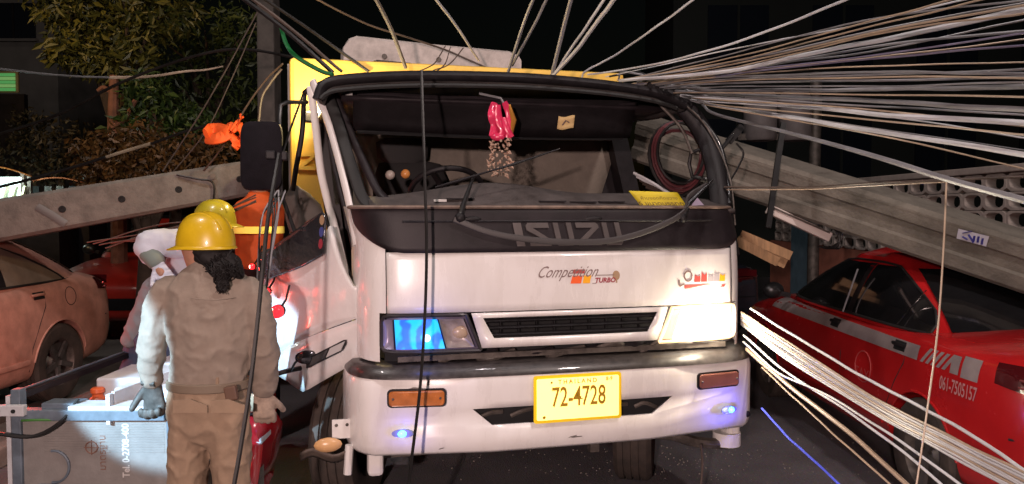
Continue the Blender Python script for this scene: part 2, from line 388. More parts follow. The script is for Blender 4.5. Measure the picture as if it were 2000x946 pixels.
def strobe_glow():  # unlit headlamp; a blue strobe's reflection is put in as emission
    m = bpy.data.materials.new('strobe_glow_reflector'); m.use_nodes = True; n = m.node_tree.nodes; L = m.node_tree.links; b = n['Principled BSDF']
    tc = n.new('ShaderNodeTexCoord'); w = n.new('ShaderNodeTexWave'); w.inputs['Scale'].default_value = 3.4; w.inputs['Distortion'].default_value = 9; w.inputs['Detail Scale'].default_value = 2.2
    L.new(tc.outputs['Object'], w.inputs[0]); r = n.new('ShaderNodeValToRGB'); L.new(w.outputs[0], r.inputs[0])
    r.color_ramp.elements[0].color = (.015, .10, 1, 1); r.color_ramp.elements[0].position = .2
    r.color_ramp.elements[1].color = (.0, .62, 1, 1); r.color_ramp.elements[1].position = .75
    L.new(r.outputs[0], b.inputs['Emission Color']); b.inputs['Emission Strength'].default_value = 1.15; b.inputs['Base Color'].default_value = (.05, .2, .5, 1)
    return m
def bowl(sg, u0, u1, zz0, zz1, depth, nu=12, nv=8):
    def f(u, v):
        e = (max(0, 1 - (2 * u - 1) ** 4)) * (max(0, 1 - (2 * v - 1) ** 4))
        z = zz0 + (zz1 - zz0) * v
        return cabx(hl_x(sg, u0 + (u1 - u0) * u, z), z, -.006 - depth * e)
    return MB().grid(f, nu, nv)
bowl(-1, .36, .86, z0 + .014, z1 - .02, .03).build('reflector', strobe_glow(), HLb, recalc=False)
MB().ball(cabx(-.715, 1.095, -.018), .018, 10, 6).build('strobe_glow_core', mat('strobe_glow_bulb', (.6, .8, 1), .3, emit=(.55, .85, 1), estr=3), HLb)  # bright core of the strobe reflection, put in as emission
bowl(-1, .05, .34, z0 + .016, z1 - .02, .04).build('indicator_reflector', mat('dusty_reflector', (.42, .36, .31), .35, metal=.25, var=.3, vscale=16), HLb, recalc=False)
MB().ball(cabx(-.555, 1.118, -.025), .030, 12, 8, (1.3, .6, 1)).build('indicator_bulb', mat('indicator_bulb_glass', (.55, .40, .26), .25), HLb)
bowl(-1, .88, .99, z0 + .014, z1 - .02, .02).build('side_reflector', mat('violet_reflector', (.36, .32, .42), .35, metal=.3), HLb, recalc=False)
MB().grid(lambda u, v: cabx(hl_x(-1, .02 + .96 * u, z0 + .008 + (z1 - z0 - .016) * v), z0 + .008 + (z1 - z0 - .016) * v, .004), 12, 4).build('lens', glass('clear_lens', (.93, .94, .97), .12), HLb, recalc=False)
HLw, z0, z1 = headlamp(1, True)
bowl(1, .16, .93, z0 + .012, z1 - .014, .03).build('reflector', mat('lit_reflector', (.9, .9, .85), .2, emit=(1, .93, .76), estr=22), HLw, recalc=False)
bowl(1, .93, .99, z0 + .012, z1 - .014, .01).build('side_reflector', mat('glare_edge', (.9, .6, .3), .3, emit=(1, .72, .30), estr=1.3), HLw, recalc=False)  # yellow edge of the glare put in as emission
bowl(1, .02, .16, z0 + .012, z1 - .014, .01).build('indicator_reflector', MATS['glare_edge'], HLw, recalc=False)
MB().grid(lambda u, v: cabx(hl_x(1, .02 + .96 * u, z0 + .008 + (z1 - z0 - .016) * v), z0 + .008 + (z1 - z0 - .016) * v, .004), 12, 4).build('lens', glass('clear_lens', (.93, .94, .97), .12), HLw, recalc=False)
hp = TM @ Vector((.73, -.015, 1.13))
lamp('headlamp_light', 'POINT', hp, 13, (1, .84, .62), radius=.03)
bpnt = TM @ Vector((-.74, -.06, 1.12)); lamp('strobe_glow_light', 'POINT', bpnt, .5, (.10, .2, 1.0), radius=.05)  # added lamp spreading the glow of the strobe reflection

# ---- engine bay gap below the grille
gap = MB().box((0, .22, 1.0), (1.8, .04, .36)).build('front_crossmember', M_DARK, TRUCK, smooth=False)
random.seed(3)
for i in range(13):
    x = -.82 + 1.6 * i / 12 + random.uniform(-.05, .05); r = random.uniform(.008, .02)
    MB().tube(spline([(x, .12, .965 + random.uniform(0, .04)), (x + random.uniform(.03, .1), .10, 1.0 + random.uniform(-.02, .03)), (x + random.uniform(.1, .2), .13, 1.0 + random.uniform(-.02, .04))], 5), r, 6).build('hose', M_STEEL if i % 2 else M_DUSTY, gap)
MB().bar((-.85, .10, 1.0), (.85, .10, 1.0), .03, .025).build('cross_bar', M_STEEL, gap)

# ---- bumper
BH = [(0, -.012), (.3, -.010), (.6, .0), (.8, .018), (.93, .055), (1.02, .12), (1.07, .22), (1.09, .36), (1.09, .5)]
def bplan(x_or_s):
    a = min(abs(x_or_s), .9999) * 8; i = int(a); t = a - i
    p0 = BH[i - 1] if i > 0 else (-BH[1][0], BH[1][1]); p1 = BH[i]; p2 = BH[i + 1]; p3 = BH[min(i + 2, 8)]
    q = [.5 * (2 * p1[k] + (p2[k] - p0[k]) * t + (2 * p0[k] - 5 * p1[k] + 4 * p2[k] - p3[k]) * t * t + (3 * p1[k] - p0[k] - 3 * p2[k] + p3[k]) * t ** 3) for k in (0, 1)]
    return (q[0] * (1 if x_or_s >= 0 else -1), q[1])
def BS(x):
    lo, hi = 0., 1.
    for _ in range(28):
        m = (lo + hi) / 2
        if bplan(m)[0] < abs(x): lo = m
        else: hi = m
    return lo * (1 if x >= 0 else -1)
def bum(s, z, off=0.):
    x, y = bplan(s); x1, y1 = bplan(max(-1, min(1, s + .003))); x0, y0 = bplan(max(-1, min(1, s - .003)))
    l = math.hypot(x1 - x0, y1 - y0) or 1
    round_ = -.03 * max(0, (.60 - z) / .06) ** 2 - .012 * max(0, (z - .86) / .06) ** 2
    off += round_
    return Vector((x + (y1 - y0) / l * off, y - (x1 - x0) / l * off, z))
def bumx(x, z, off=0.): return bum(BS(x), z, off)
brow = [.552, .565, .60, .685, .768, .80, .87, .905, .922]
bcol = [-1, -.94, -.88, -.82, -.76, -.7, -.62, -.55, 'L', -.4, -.2, 0, .2, .4, 'R', .55, .62, .7, .76, .82, .88, .94, 1]
def bfun(i, j):
    z = brow[j]; c = bcol[i]
    if c in ('L', 'R'):
        x = .40 + .115 * max(0, min(1, (z - .685) / .083)); s = BS(x if c == 'R' else -x * (1.05 if z < .7 else 1))
    elif abs(c) == .4: s = BS(math.copysign(.33 if brow[j] < .7 else .40, c))
    elif abs(c) <= .2: s = BS(c)
    else: s = c
    return bum(s, z)
b = MB().grid(lambda u, v: bfun(round(u * 22), round(v * 8)), 22, 8, skip=lambda i, j: 8 <= i <= 13 and j == 3)
BUMP = b.build('bumper', M_WHITE, TRUCK, solid=.02, recalc=False, angle=60)
MB().grid(lambda u, v: bumx(-.56 + 1.12 * u, .66 + .13 * v, -.055), 10, 2).build('air_intake', M_DARK, BUMP, recalc=False)
random.seed(5)
for i in range(7):
    x = -.48 + .16 * i; MB().tube(spline([bumx(x, .69 + random.uniform(0, .03), -.045), bumx(x + .05, .735, -.035), bumx(min(x + .12, .54), .70 + random.uniform(0, .05), -.045)], 4), .011, 6).build('intake_mesh', M_STEEL, BUMP)
tr = []
for i in range(41):
    s = -1 + 2 * i / 40; p0 = bum(s, .915, .004); p1 = bum(s, .93, .006); p2 = bum(s, .965, -.006); p3 = bum(s, .975, -.03); p4 = bum(s, .972, -.12); p5 = bum(s, .915, -.12)
    tr.append([p0, p1, p2, p3, p4, p5])
MB().loft(tr).build('step_trim', M_TRIM, BUMP, angle=30)
def rrect(cx, cz, hw, hh, r, n=5):
    out = []
    for sx, sz, a0 in ((1, 1, 0), (-1, 1, 90), (-1, -1, 180), (1, -1, 270)):
        for k in range(n): a = R(a0 + 90 * k / (n - 1)); out.append((cx + sx * (hw - r) + r * math.cos(a), cz + sz * (hh - r) + r * math.sin(a)))
    return out
for sg in (-1, 1):
    tl = MB().prism(rrect(sg * .77, .832, .133 if sg < 0 else .128, .043, .02), lambda u, v, w: bumx(u, v, .002 + w), .006).build('turn_lamp', M_BLACKP, BUMP, smooth=False)
    MB().prism(rrect(sg * .77, .832, .124 if sg < 0 else .118, .035, .016), lambda u, v, w: bumx(u, v, .008 + w), .010).build('lens', M_AMBER if sg < 0 else mat('dull_amber_lens', (.20, .075, .055), .3, var=.2), tl, smooth=False, bevel=.004)
    for e in (-1, 1): MB().ball(bumx(sg * .77 + e * .105, .832, .019), .006, 8, 4).build('screw', M_STEEL, tl)
    ml = MB().prism([(sg * .837 + .048 * math.cos(a * .3927), .669 + .020 * math.sin(a * .3927)) for a in range(16)], lambda u, v, w: bumx(u, v, .001 + w), .007).build('marker_lamp', mat('marker_bezel', (.25, .27, .42), .3, metal=.3), BUMP, smooth=False)
    MB().ball(bumx(sg * .837 + (.012 if sg > 0 else 0), .669, .008), .017, 12, 6, (1.25 if sg < 0 else 1, .6, .9)).build('lens', mat('blue_led', (.1, .3, 1), .3, emit=(.06, .42, 1), estr=7), ml)
    lp = TM @ bumx(sg * .837, .669, .05); lamp('marker_lamp_light', 'POINT', lp, .25 if sg < 0 else 1.3, (.10, .10, 1.0), radius=.015)
MB().ball(bumx(.985, .62, .002), .017, 10, 5, (1, .4, 1)).build('tow_hole_cap', M_BLACKP, BUMP)
random.seed(12)
for i in range(4):
    x, z = random.uniform(-.95, .95), random.choice((random.uniform(.56, .62), random.uniform(.86, .91))); w_ = random.uniform(.02, .09); dz = random.uniform(-.008, .008)
    MB().prism([(x, z), (x + w_, z + dz), (x + w_, z + dz + .0035), (x + w_ * .3, z + .006)], lambda u, v, w: bumx(u, v, .0012 + w), .0006).build('scuff', M_STEEL, BUMP, smooth=False)
# licence plate (retroreflective sheet: sends back more light than a plain white)
def retro(name, col):
    m = bpy.data.materials.new(name); m.use_nodes = True; n = m.node_tree.nodes; L = m.node_tree.links
    d = n.new('ShaderNodeBsdfDiffuse'); d.inputs[0].default_value = (*col, 1); L.new(d.outputs[0], n['Material Output'].inputs[0]); return m
PL = MB().prism(rrect(0, .797, .222, .113, .012), lambda u, v, w: bumx(u, v, .012 + w), .006).build('licence_plate', retro('plate_yellow', (1.0, .72, .03)), TRUCK, smooth=False)
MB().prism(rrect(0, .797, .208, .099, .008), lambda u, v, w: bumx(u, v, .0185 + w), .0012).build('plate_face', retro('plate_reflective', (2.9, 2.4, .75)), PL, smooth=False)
M_PINK = mat('plate_ink', (.42, .24, .01), .6)
lettering('lettering', '72-4728', lambda u, v: bumx(.002 + u * .80, .762 + v * 1.28, .0205), .104, M_PINK, PL, bold=.0012)
lettering('lettering', 'T H A I L A N D', lambda u, v: bumx(-.004 + u * .98, .869 + v, .0205), .029, M_PINK, PL, bold=.0006)
lettering('lettering', '8-9', lambda u, v: bumx(.158 + u, .874 + v, .0205), .026, M_PINK, PL, bold=.0006)
for x, z, r in ((-.135, .877, .006), (-.172, .712, .008), (.018, .792, .004)):
    MB().prism([(x + r * math.cos(a), z + r * math.sin(a)) for a in [k * .785 for k in range(8)]], lambda u, v, w: bumx(u, v, .0203 + w), .0004).build('plate_mark', M_PINK, PL, smooth=False)
# brackets under and behind the bumper
for sg, m in ((-1, M_WHITE2), (1, M_WHITE2)):
    MB().box((sg * .95, .2, .53), (.075, .10, .20)).build('bumper_bracket', m, TRUCK, bevel=.02, smooth=False)
MB().tube([(.93, .2, .43), (.93, .2, .50)], .075, 14).build('tow_eye', M_WHITE2, TRUCK)
und = MB().bar((-.9, .42, .50), (.95, .42, .52), .12, .10).build('front_axle_beam', M_STEEL, TRUCK, smooth=False)
MB().tube(spline([(.42, .30, .50), (.6, .22, .50), (.75, .2, .455), (.92, .18, .435)], 6), .03, 8).build('tie_rod', M_STEEL, und)
MB().tube(spline([(-.3, .25, .50), (.1, .22, .515), (.5, .24, .53)], 6), .022, 8).build('tie_rod', M_STEEL, und)
MB().bar((.2, .3, .56), (.2, .3, .42), .05, .05).build('shackle', M_STEEL, und, smooth=False)
MB().box((.02, .34, .54), (1.5, .1, .1)).build('radiator_support', M_DUSTY, und, smooth=False)
# broken bracket and lens piece by the front corner
br = MB().grid(lambda u, v: (-1.30 + .24 * u, .20 + .05 * v, .56 - .05 * v + .02 * math.sin(7 * u)), 8, 3).build('torn_wing_liner', mat('torn_liner', (.10, .075, .06), .6, var=.4), TRUCK, solid=.01)
MB().ball((-1.17, .16, .60), .05, 10, 6, (1.3, .5, .7)).build('broken_lens', mat('cracked_amber', (.62, .36, .16), .3), br)
MB().box((-1.10, .22, .655), (.10, .012, .09)).build('bracket_plate', M_WHITE2, br, smooth=False)
for p in ((-1.13, .212, .675), (-1.08, .212, .675)): MB().ball(p, .008, 8, 4).build('bolt', M_STEEL, br)
MB().tube([(-1.08, .2, .44), (-1.07, .2, .58)], .02, 8).build('bracket_rod', M_WHITE2, br)

# ---- wheels
def wheel(center, steer, rad, wd, parent, hub_side, tm=M_TYRE):
    w = bpy.data.objects.new('wheel', None); COL.objects.link(w); w.parent = parent; w.location = center; w.rotation_euler = (0, 0, steer)
    M = Matrix.Rotation(R(90), 4, 'Y'); h = wd / 2
    prof = [(rad * .60, -h * .86), (rad * .78, -h * 1.02), (rad * .93, -h * .98), (rad * .985, -h * .8)]
    for k in range(4):   # tread grooves
        c = -h * .6 + h * 1.2 * k / 3
        prof += [(rad, c - h * .15), (rad, c + h * .12)]
        if k < 3: prof += [(rad * .968, c + h * .14), (rad * .968, c + h * .24)]
    prof += [(rad * .985, h * .8), (rad * .93, h * .98), (rad * .78, h * 1.02), (rad * .60, h * .86)]
    MB().lathe(prof, M, 40).build('tyre', tm, w, angle=25)
    MB().lathe([(rad * .61, -h * .85), (rad * .56, -h * .6), (rad * .55, h * .6), (rad * .61, h * .85)], M, 28).build('rim', M_STEEL, w)
    rm = MB().lathe([(.001, hub_side * h * .55), (rad * .2, hub_side * h * .55), (rad * .3, hub_side * h * .25), (rad * .56, hub_side * h * .3)], M, 20).build('hub', mat('wheel_grey', (.11, .10, .095), .5, metal=.5, var=.4), w)
    for k in range(5):
        a = k * 2 * math.pi / 5
        MB().bar(M @ Vector((rad * .12 * math.cos(a), rad * .12 * math.sin(a), hub_side * h * .62)), M @ Vector((rad * .57 * math.cos(a), rad * .57 * math.sin(a), hub_side * h * .7)), rad * .13, .02, up=(1, 0, 0)).build('spoke', MATS['wheel_grey'], w)
    return w
wheel((.74, .98, .40), R(-27), .40, .23, TRUCK, 1)
wheel((-1.02, 1.02, .40), R(-22), .40, .24, TRUCK, -1)
for sx in (-1.0, .9): wheel((sx, 4.6, .40), 0, .40, .24, TRUCK, -1 if sx < 0 else 1)
# ---- windscreen frame, roof, pillars (the cab is pushed over to one side)
def T(px, py, D): return TI @ at(px, py, D)          # photo position at a distance, in truck coordinates
roofline = [(-1.20, .50, 2.25), (-1.165, .50, 2.325), (-1.05, .48, 2.355), (-.7, .47, 2.385), (-.2, .47, 2.398), (.2, .475, 2.388), (.52, .485, 2.365), (.70, .50, 2.335), (.82, .50, 2.29)]
RL = spline(roofline, 6)
MB().tube(RL, [(.032, .028)] * len(RL), 10, lat=(0, 1, 0)).build('windscreen_header', M_BLACKP, TRUCK)
MB().tube([p + Vector((0, -.045, -.055)) for p in RL[4:-4]], .012, 6).build('windscreen_rubber', M_RUBBER, TRUCK)
def roof(u, v):
    i = u * (len(RL) - 1); a = RL[int(i)]; bb = RL[min(int(i) + 1, len(RL) - 1)]; p = a.lerp(bb, i - int(i))
    y = p.y + (1.72 - p.y) * v
    return Vector((p.x + .02 * math.sin(9 * u + 4 * v), y, p.z + .015 * math.sin(5 * u) * math.sin(7 * v)))
MB().grid(roof, 30, 8).build('roof', mat('unlit_dark_roof', (.05, .046, .044), .5, var=.4, vscale=6), TRUCK, solid=.03)  # lack of light on the roof put into its dark colour
def headliner(u, v): return Vector((-1.08 + 1.80 * u, .58 + 1.1 * v, 2.29 - .02 * v))
MB().grid(headliner, 8, 4).build('headliner', M_DUSTY, TRUCK, solid=.02)
# overhead shelf, visors
vs_ = MB().grid(lambda u, v: Vector((-1.02 + 1.58 * u, .60 + .10 * v + .02 * math.sin(6 * u), 2.325 - .20 * v - .012 * math.sin(3 * u))), 16, 4).build('overhead_shelf', mat('black_vinyl', (.008, .0065, .0075), .7, var=.4, bump=.3, bscale=30, spec=.15), TRUCK, solid=.015)
MB().tube([(-1.0 + 1.55 * i / 20, .59, 2.30 + .004 * math.sin(i)) for i in range(21)], .009, 6).build('shelf_rail', M_DUSTY, vs_)
MB().tube([(-1.0 + 1.52 * i / 20, .69, 2.115 - .012 * math.sin(i * .15)) for i in range(21)], .010, 6).build('shelf_lip', M_BLACKMETAL, vs_)
MB().tube([(.13, .675, 2.135), (.5, .675, 2.14)], .007, 6).build('grab_rail', M_CHROME, vs_)
for (px, py) in ((680, 184), (1231, 213), (1240, 196)): MB().box(T(px, py, 4.15 if px < 900 else 4.5), (.045, .01, .014)).build('clip', mat('clip_grey', (.3, .29, .28), .4), vs_, smooth=False)
# rear wall and its tan lining, side openings
MB().box((-.1, 1.70, 1.55), (2.1, .03, 1.5)).build('cab_rear_wall', M_DUSTY, TRUCK, smooth=False)
lining = [(-.98, 1.66, 1.68), (-.98, 1.655, 2.21), (-.4, 1.65, 2.215), (.3, 1.65, 2.22), (.89, 1.655, 2.23), (.72, 1.65, 1.70)]
def lin_(u, v):
    x = -.98 + u * (1.70 + .17 * v); return Vector((x, 1.66 - .02 * math.sin(5 * u + 2 * v) , 1.66 + .56 * v))
MB().grid(lin_, 20, 8).build('rear_lining', M_TAN, TRUCK, solid=.012)
# A pillars
def strip(name, pts, r, m, lat, per=7, parent=TRUCK):
    P = spline(pts, per); return MB().tube(P, [r] * len(P), 10, lat=lat).build(name, m, parent)
pil = strip('front_pillar', [T(611, 160, 4.0), T(640, 235, 3.95), T(664, 320, 3.88), T(684, 405, 3.80), T(697, 480, 3.74)], (.019, .03), M_WHITE, (1, .2, 0))
strip('pillar_rubber', [T(630, 160, 3.97), T(660, 240, 3.92), T(688, 330, 3.84), T(714, 395, 3.77), T(760, 417, 3.70)], (.030, .02), M_RUBBER, (1, 0, 0), parent=pil)
strip('pillar_rubber', [T(648, 172, 4.02), T(680, 250, 3.98), T(716, 330, 3.92), T(748, 385, 3.85), T(800, 412, 3.75)], (.022, .02), M_DUSTY, (1, 0, 0), parent=pil)
pil2 = strip('front_pillar', [T(1262, 165, 4.42), T(1330, 205, 4.45), T(1374, 262, 4.42), T(1398, 330, 4.32), T(1410, 420, 4.18), T(1424, 500, 4.1)], (.060, .05), M_BLACKP, (1, 0, 0))
strip('pillar_rubber', [T(1290, 176, 4.38), T(1352, 218, 4.40), T(1400, 275, 4.37), T(1420, 345, 4.28), T(1424, 400, 4.18)], (.016, .016), M_BLACKMETAL, (1, 0, 0), parent=pil2)
strip('pillar_trim', [T(1322, 193, 4.38), T(1370, 235, 4.38), T(1408, 300, 4.32), T(1428, 360, 4.22), T(1436, 440, 4.15)], (.005, .005), M_STEEL, (1, 0, 0), parent=pil2)
strip('pillar_rubber', [T(1285, 200, 4.36), T(1330, 250, 4.36), T(1352, 300, 4.33)], (.010, .008), M_STEEL, (1, 0, 0), parent=pil2)
# right flank of the cab below the side window, and rear pillars
MB().grid(lambda u, v: Vector((1.04 - .02 * v, .5 + 1.22 * u, .98 + .70 * v)), 6, 5).build('side_panel', M_WHITE, TRUCK, solid=.03)
MB().bar((1.0, 1.62, 1.6), (.80, 1.62, 2.40), .12, .16, up=(0, 1, 0)).build('rear_pillar', M_BLACKP, TRUCK, smooth=False)
MB().bar((-1.02, 1.66, .98), (-1.20, 1.66, 2.38), .10, .14, up=(0, 1, 0)).build('rear_pillar', M_DUSTY, TRUCK, smooth=False)
MB().grid(lambda u, v: Vector((-1.0, .5 + 1.15 * u, .80 + .25 * v)), 4, 3).build('sill_panel', M_WHITE, TRUCK, solid=.04)
# floor and engine cover keep the cab closed below
MB().box((0, 1.0, .93), (1.96, 1.4, .08)).build('cab_floor', M_DARK, TRUCK, smooth=False)
# ---- dashboard
def dash(u, v):
    x = -.96 + 1.92 * u; hump = .085 * math.exp(-((x + .30) / .42) ** 2) + .03 * math.exp(-((x - .5) / .3) ** 2)
    y = .17 + .42 * v; return Vector((x, y + .02 * abs(x), 1.700 + (.06 + hump) * math.sin(min(1, v * 1.25) * math.pi * .5) - .05 * max(0, v - .8)))
d = MB().grid(dash, 40, 12).build('dashboard', M_DASH, TRUCK, solid=.02)
MB().box((0, .62, 1.55), (1.9, .05, .42)).build('dashboard_face', M_DARK, d, smooth=False)
for x, y in ((-.52, .26), (-.05, .24), (.12, .25), (.28, .26)): MB().box((x, y, dash((x + .96) / 1.92, (y - .17) / .42).z + .004), (.14, .03, .006)).build('demister_vent', M_BLACKP, d, smooth=False)
MB().box((-.62, .27, 1.745), (.06, .04, .012)).build('label_chip', mat('pale_chip', (.6, .6, .58), .5), d, smooth=False)
sw = MB().lathe([(.205 + .016 * math.cos(a * .628), .016 * math.sin(a * .628)) for a in range(11)], Matrix.Translation((-.50, .80, 1.80)) @ Matrix.Rotation(R(-38), 4, 'X'), 36).build('steering_wheel', M_BLACKP, TRUCK)
for a in (0, 2.1, 4.2): MB().bar(Matrix.Translation((-.50, .80, 1.80)) @ Matrix.Rotation(R(-38), 4, 'X') @ Vector((0, 0, -.02)), Matrix.Translation((-.50, .80, 1.80)) @ Matrix.Rotation(R(-38), 4, 'X') @ Vector((.2 * math.cos(a), .2 * math.sin(a), 0)), .03, .02).build('wheel_spoke', M_BLACKP, sw, smooth=False)
for x, h in ((-.62, 2.02), (.35, 1.80)):
    s = MB().loft([[Vector((x + w * math.cos(a * .3927), y + t * math.sin(a * .3927), z)) for a in range(16)] for z, w, t, y in ((1.15, .24, .07, 1.35), (1.5, .25, .08, 1.42), (h - .12, .24, .07, 1.5), (h - .02, .20, .05, 1.52), (h, .1, .03, 1.52))]).build('seat', M_SEAT, TRUCK)
    MB().loft([[Vector((x + w * math.cos(a * .3927), y + .25 * math.sin(a * .3927), z)) for a in range(16)] for z, w, y in ((1.0, .24, 1.15), (1.15, .26, 1.15), (1.2, .22, 1.15))]).build('cushion', M_SEAT, s)
    if x < 0: MB().loft([[Vector((x - .05 + w * math.cos(a * .3927), 1.5 + .05 * math.sin(a * .3927), z)) for a in range(16)] for z, w in ((2.0, .10), (2.03, .16), (2.13, .17), (2.16, .12))]).build('head_restraint', M_SEAT, s)
# gauges knobs on the dashboard
for px, py, m in ((762, 342, mat('dull_knob', (.35, .30, .27), .3)), (792, 340, mat('amber_knob', (.55, .22, .06), .2, coat=.5))):
    MB().ball(T(px, py, 4.12), .026, 12, 8).build('dash_ornament', m, d)
# ---- wipers and the hanging windscreen rubber
w1 = MB().tube([cabx(-.53, 1.665, .03), cabx(-.50, 1.72, .035), T(925, 345, 3.70)], [.014, .013, .007], 8).build('wiper', M_BLACKMETAL, TRUCK)
MB().tube([T(955, 335, 3.69), T(1000, 322, 3.74), T(1093, 291, 3.86)], [.005, .008, .004], 6).build('wiper_blade', M_BLACKP, w1)
MB().tube([T(955, 335, 3.69), T(900, 352, 3.66), T(850, 366, 3.62)], [.005, .008, .004], 6).build('wiper_blade', M_BLACKP, w1)
MB().ball(cabx(-.53, 1.662, .026), .026, 10, 6).build('wiper_pivot', M_BLACKP, w1)
w2 = MB().tube([cabx(.62, 1.66, .03), T(1345, 398, 3.93), T(1392, 352, 3.98)], [.017, .013, .006], 8).build('wiper', M_BLACKMETAL, TRUCK)
MB().ball(cabx(.62, 1.657, .026), .024, 10, 6).build('wiper_pivot', M_BLACKP, w2)
hr = spline([cabx(-.56, 1.655, .03), cabx(-.40, 1.59, .03), cabx(-.2, 1.555, .034), cabx(.0, 1.543, .036), cabx(.2, 1.55, .034), cabx(.42, 1.60, .032), cabx(.62, 1.68, .032), T(1345, 385, 3.93), T(1380, 362, 4.0)], 6)
MB().tube(hr, [(.015, .008)] * len(hr), 8, lat=(0, 0, 1)).build('hanging_rubber_seal', mat('grey_rubber_seal', (.055, .05, .05), .5), TRUCK)

# ---- the driver's door, torn open
DH = Vector((-1.03, .33, 0)); da = R(34); DD = Vector((-math.sin(da), math.cos(da), 0)); DN = Vector((-math.cos(da), -math.sin(da), 0))
def dpt(u, z, off=0.):
    bow = .035 * math.sin(min(max(u, 0), .85) / .85 * math.pi) + .02 * math.sin(9 * u + 5 * z)
    return DH + DD * u + DN * (off + bow) + Vector((0, 0, z))
DOOR = bpy.data.objects.new('door', None); COL.objects.link(DOOR); DOOR.parent = TRUCK
# rows of the skin between front edge and rear edge
def fe(z): # front edge u
    k = [(.753, .37), (.984, -.052), (1.124, -.021), (1.322, .017), (1.622, .192), (1.68, .215)]
    for (z0_, u0), (z1_, u1) in zip(k, k[1:]):
        if z <= z1_: return u0 + (u1 - u0) * (z - z0_) / (z1_ - z0_)
    return k[-1][1]
def lower(u, v):
    uu = -.05 + .85 * u
    zb = .984 - (uu + .052) * .55 if uu < .37 else .753 + .033 * min(1, (uu - .37) / .15)
    zt = 1.159 - .36 * (uu - .0)
    zt = max(zt, zb + .02)
    return dpt(uu, zb + (zt - zb) * v, .012)
MB().grid(lower, 24, 5).build('lower_door_skin', M_DENTED, DOOR, solid=.02)
def upper(u, v):
    uu = -.02 + .84 * u; zb = 1.166 - .36 * uu
    zt = 1.322 + .30 * max(0, (uu - .017)) / .175 if uu < .192 else 1.60 - .45 * (uu - .192)
    zt = max(zt, zb + .02)
    return dpt(uu, zb + (zt - zb) * v)
MB().grid(upper, 24, 10).build('door_skin', M_DENTED, DOOR, solid=.025)
M_GLOSSBLK = mat('glossy_black_trim', (.10, .10, .115), .12, metal=.75, coat=1, bump=1.0, bscale=5)
MB().prism([(.20, 1.475), (.205, 1.665), (.24, 1.69), (.45, 1.60), (.66, 1.50), (.85, 1.46), (.855, 1.40), (.80, 1.315), (.70, 1.325), (.42, 1.40)], lambda u, z, w: dpt(u, z, .006 + w), .014).build('door_trim', M_GLOSSBLK, DOOR, bevel=.008)
for z, m in ((1.648, M_TNS), (1.588, mat('sticker_blue', (.05, .07, .25), .5)), (1.528, M_REDINK)):
    MB().prism([(.228 + .022 * math.cos(a * .6283), z + .026 * math.sin(a * .6283)) for a in range(10)], lambda u, q, w: dpt(u, q, .022 + w), .001).build('sticker', m, DOOR, smooth=False)
# side repeater / grab recess, tilted with the crease
sd = MB().prism([(.06 + .26 * a - .03 * bb, 1.005 - .125 * a + .065 * bb) for a, bb in ((.04, .1), (.0, .5), (.04, .92), (.1, 1), (.9, 1), (.97, .9), (1, .5), (.96, .08), (.9, 0), (.1, 0))], lambda u, z, w: dpt(u, z, .030 + w), .006).build('side_lamp', M_BLACKMETAL, DOOR, smooth=False)
MB().prism([(.075 + .09 * a - .03 * bb, 1.003 - .043 * a + .05 * bb) for a, bb in ((0, 0), (0, 1), (1, 1), (1, 0))], lambda u, z, w: dpt(u, z, .036 + w), .006).build('lens', mat('clear_grey_lens', (.5, .5, .5), .15, coat=.6), sd, smooth=False)
MB().prism([(.18 + .10 * a - .03 * bb, .953 - .048 * a + .05 * bb) for a, bb in ((0, 0), (0, 1), (1, 1), (1, 0))], lambda u, z, w: dpt(u, z, .036 + w), .004).build('lens', mat('smoky_lens', (.07, .065, .065), .2, coat=.5), sd, smooth=False)
# window frame of the door, bent
strip('window_frame', [T(606, 170, 4.06), T(617, 250, 4.04), T(626, 330, 4.0), T(638, 385, 3.97), T(655, 450, 3.92), T(676, 540, 3.84), T(690, 610, 3.78)], (.020, .015), M_WHITE, (1, 0, 0), parent=DOOR)
strip('window_frame', [T(622, 172, 4.10), T(640, 260, 4.05), T(656, 340, 4.0), T(676, 420, 3.94), T(694, 500, 3.86)], (.012, .012), M_DUSTY, (1, 0, 0), parent=DOOR)
strip('window_frame', [T(594, 185, 4.25), T(590, 260, 4.25), T(578, 330, 4.28), T(572, 372, 4.3)], (.014, .02), M_DUSTY, (1, 0, 0), parent=DOOR)
strip('window_frame', [T(596, 182, 4.25), T(604, 176, 4.15), T(612, 172, 4.08)], (.018, .018), M_DUSTY, (0, 1, 0), parent=DOOR)
strip('window_rubber', [T(632, 420, 3.99), T(655, 470, 3.93), T(690, 560, 3.82), T(700, 640, 3.76), T(706, 690, 3.72)], (.010, .010), M_RUBBER, (1, 0, 0), parent=DOOR)
# shard of quarter glass
MB().prism([(0, 0), (1, 0), (1, 1), (0, 1)], lambda a, bb, w: Vector(T(632 + 45 * bb * .5 + 18 * a, 200 + 200 * bb, 4.03)) + Vector((0, w, 0)), .004).build('quarter_glass', glass('smoky_glass', (.55, .56, .52), .05), DOOR, smooth=False)
# crumpled seat cloth bulging in the doorway
MB().loft([[T(612 + w * math.cos(a * .3927) - sh, py + 6 * math.sin(a * .3927), 4.42 + .08 * math.sin(a * .3927)) for a in range(16)] for py, w, sh in ((455, 34, 12), (430, 40, 14), (400, 36, 22), (380, 24, 30), (368, 10, 36))]).build('seat_bolster', mat('brown_cloth', (.075, .06, .052), .8, bump=.3), TRUCK)
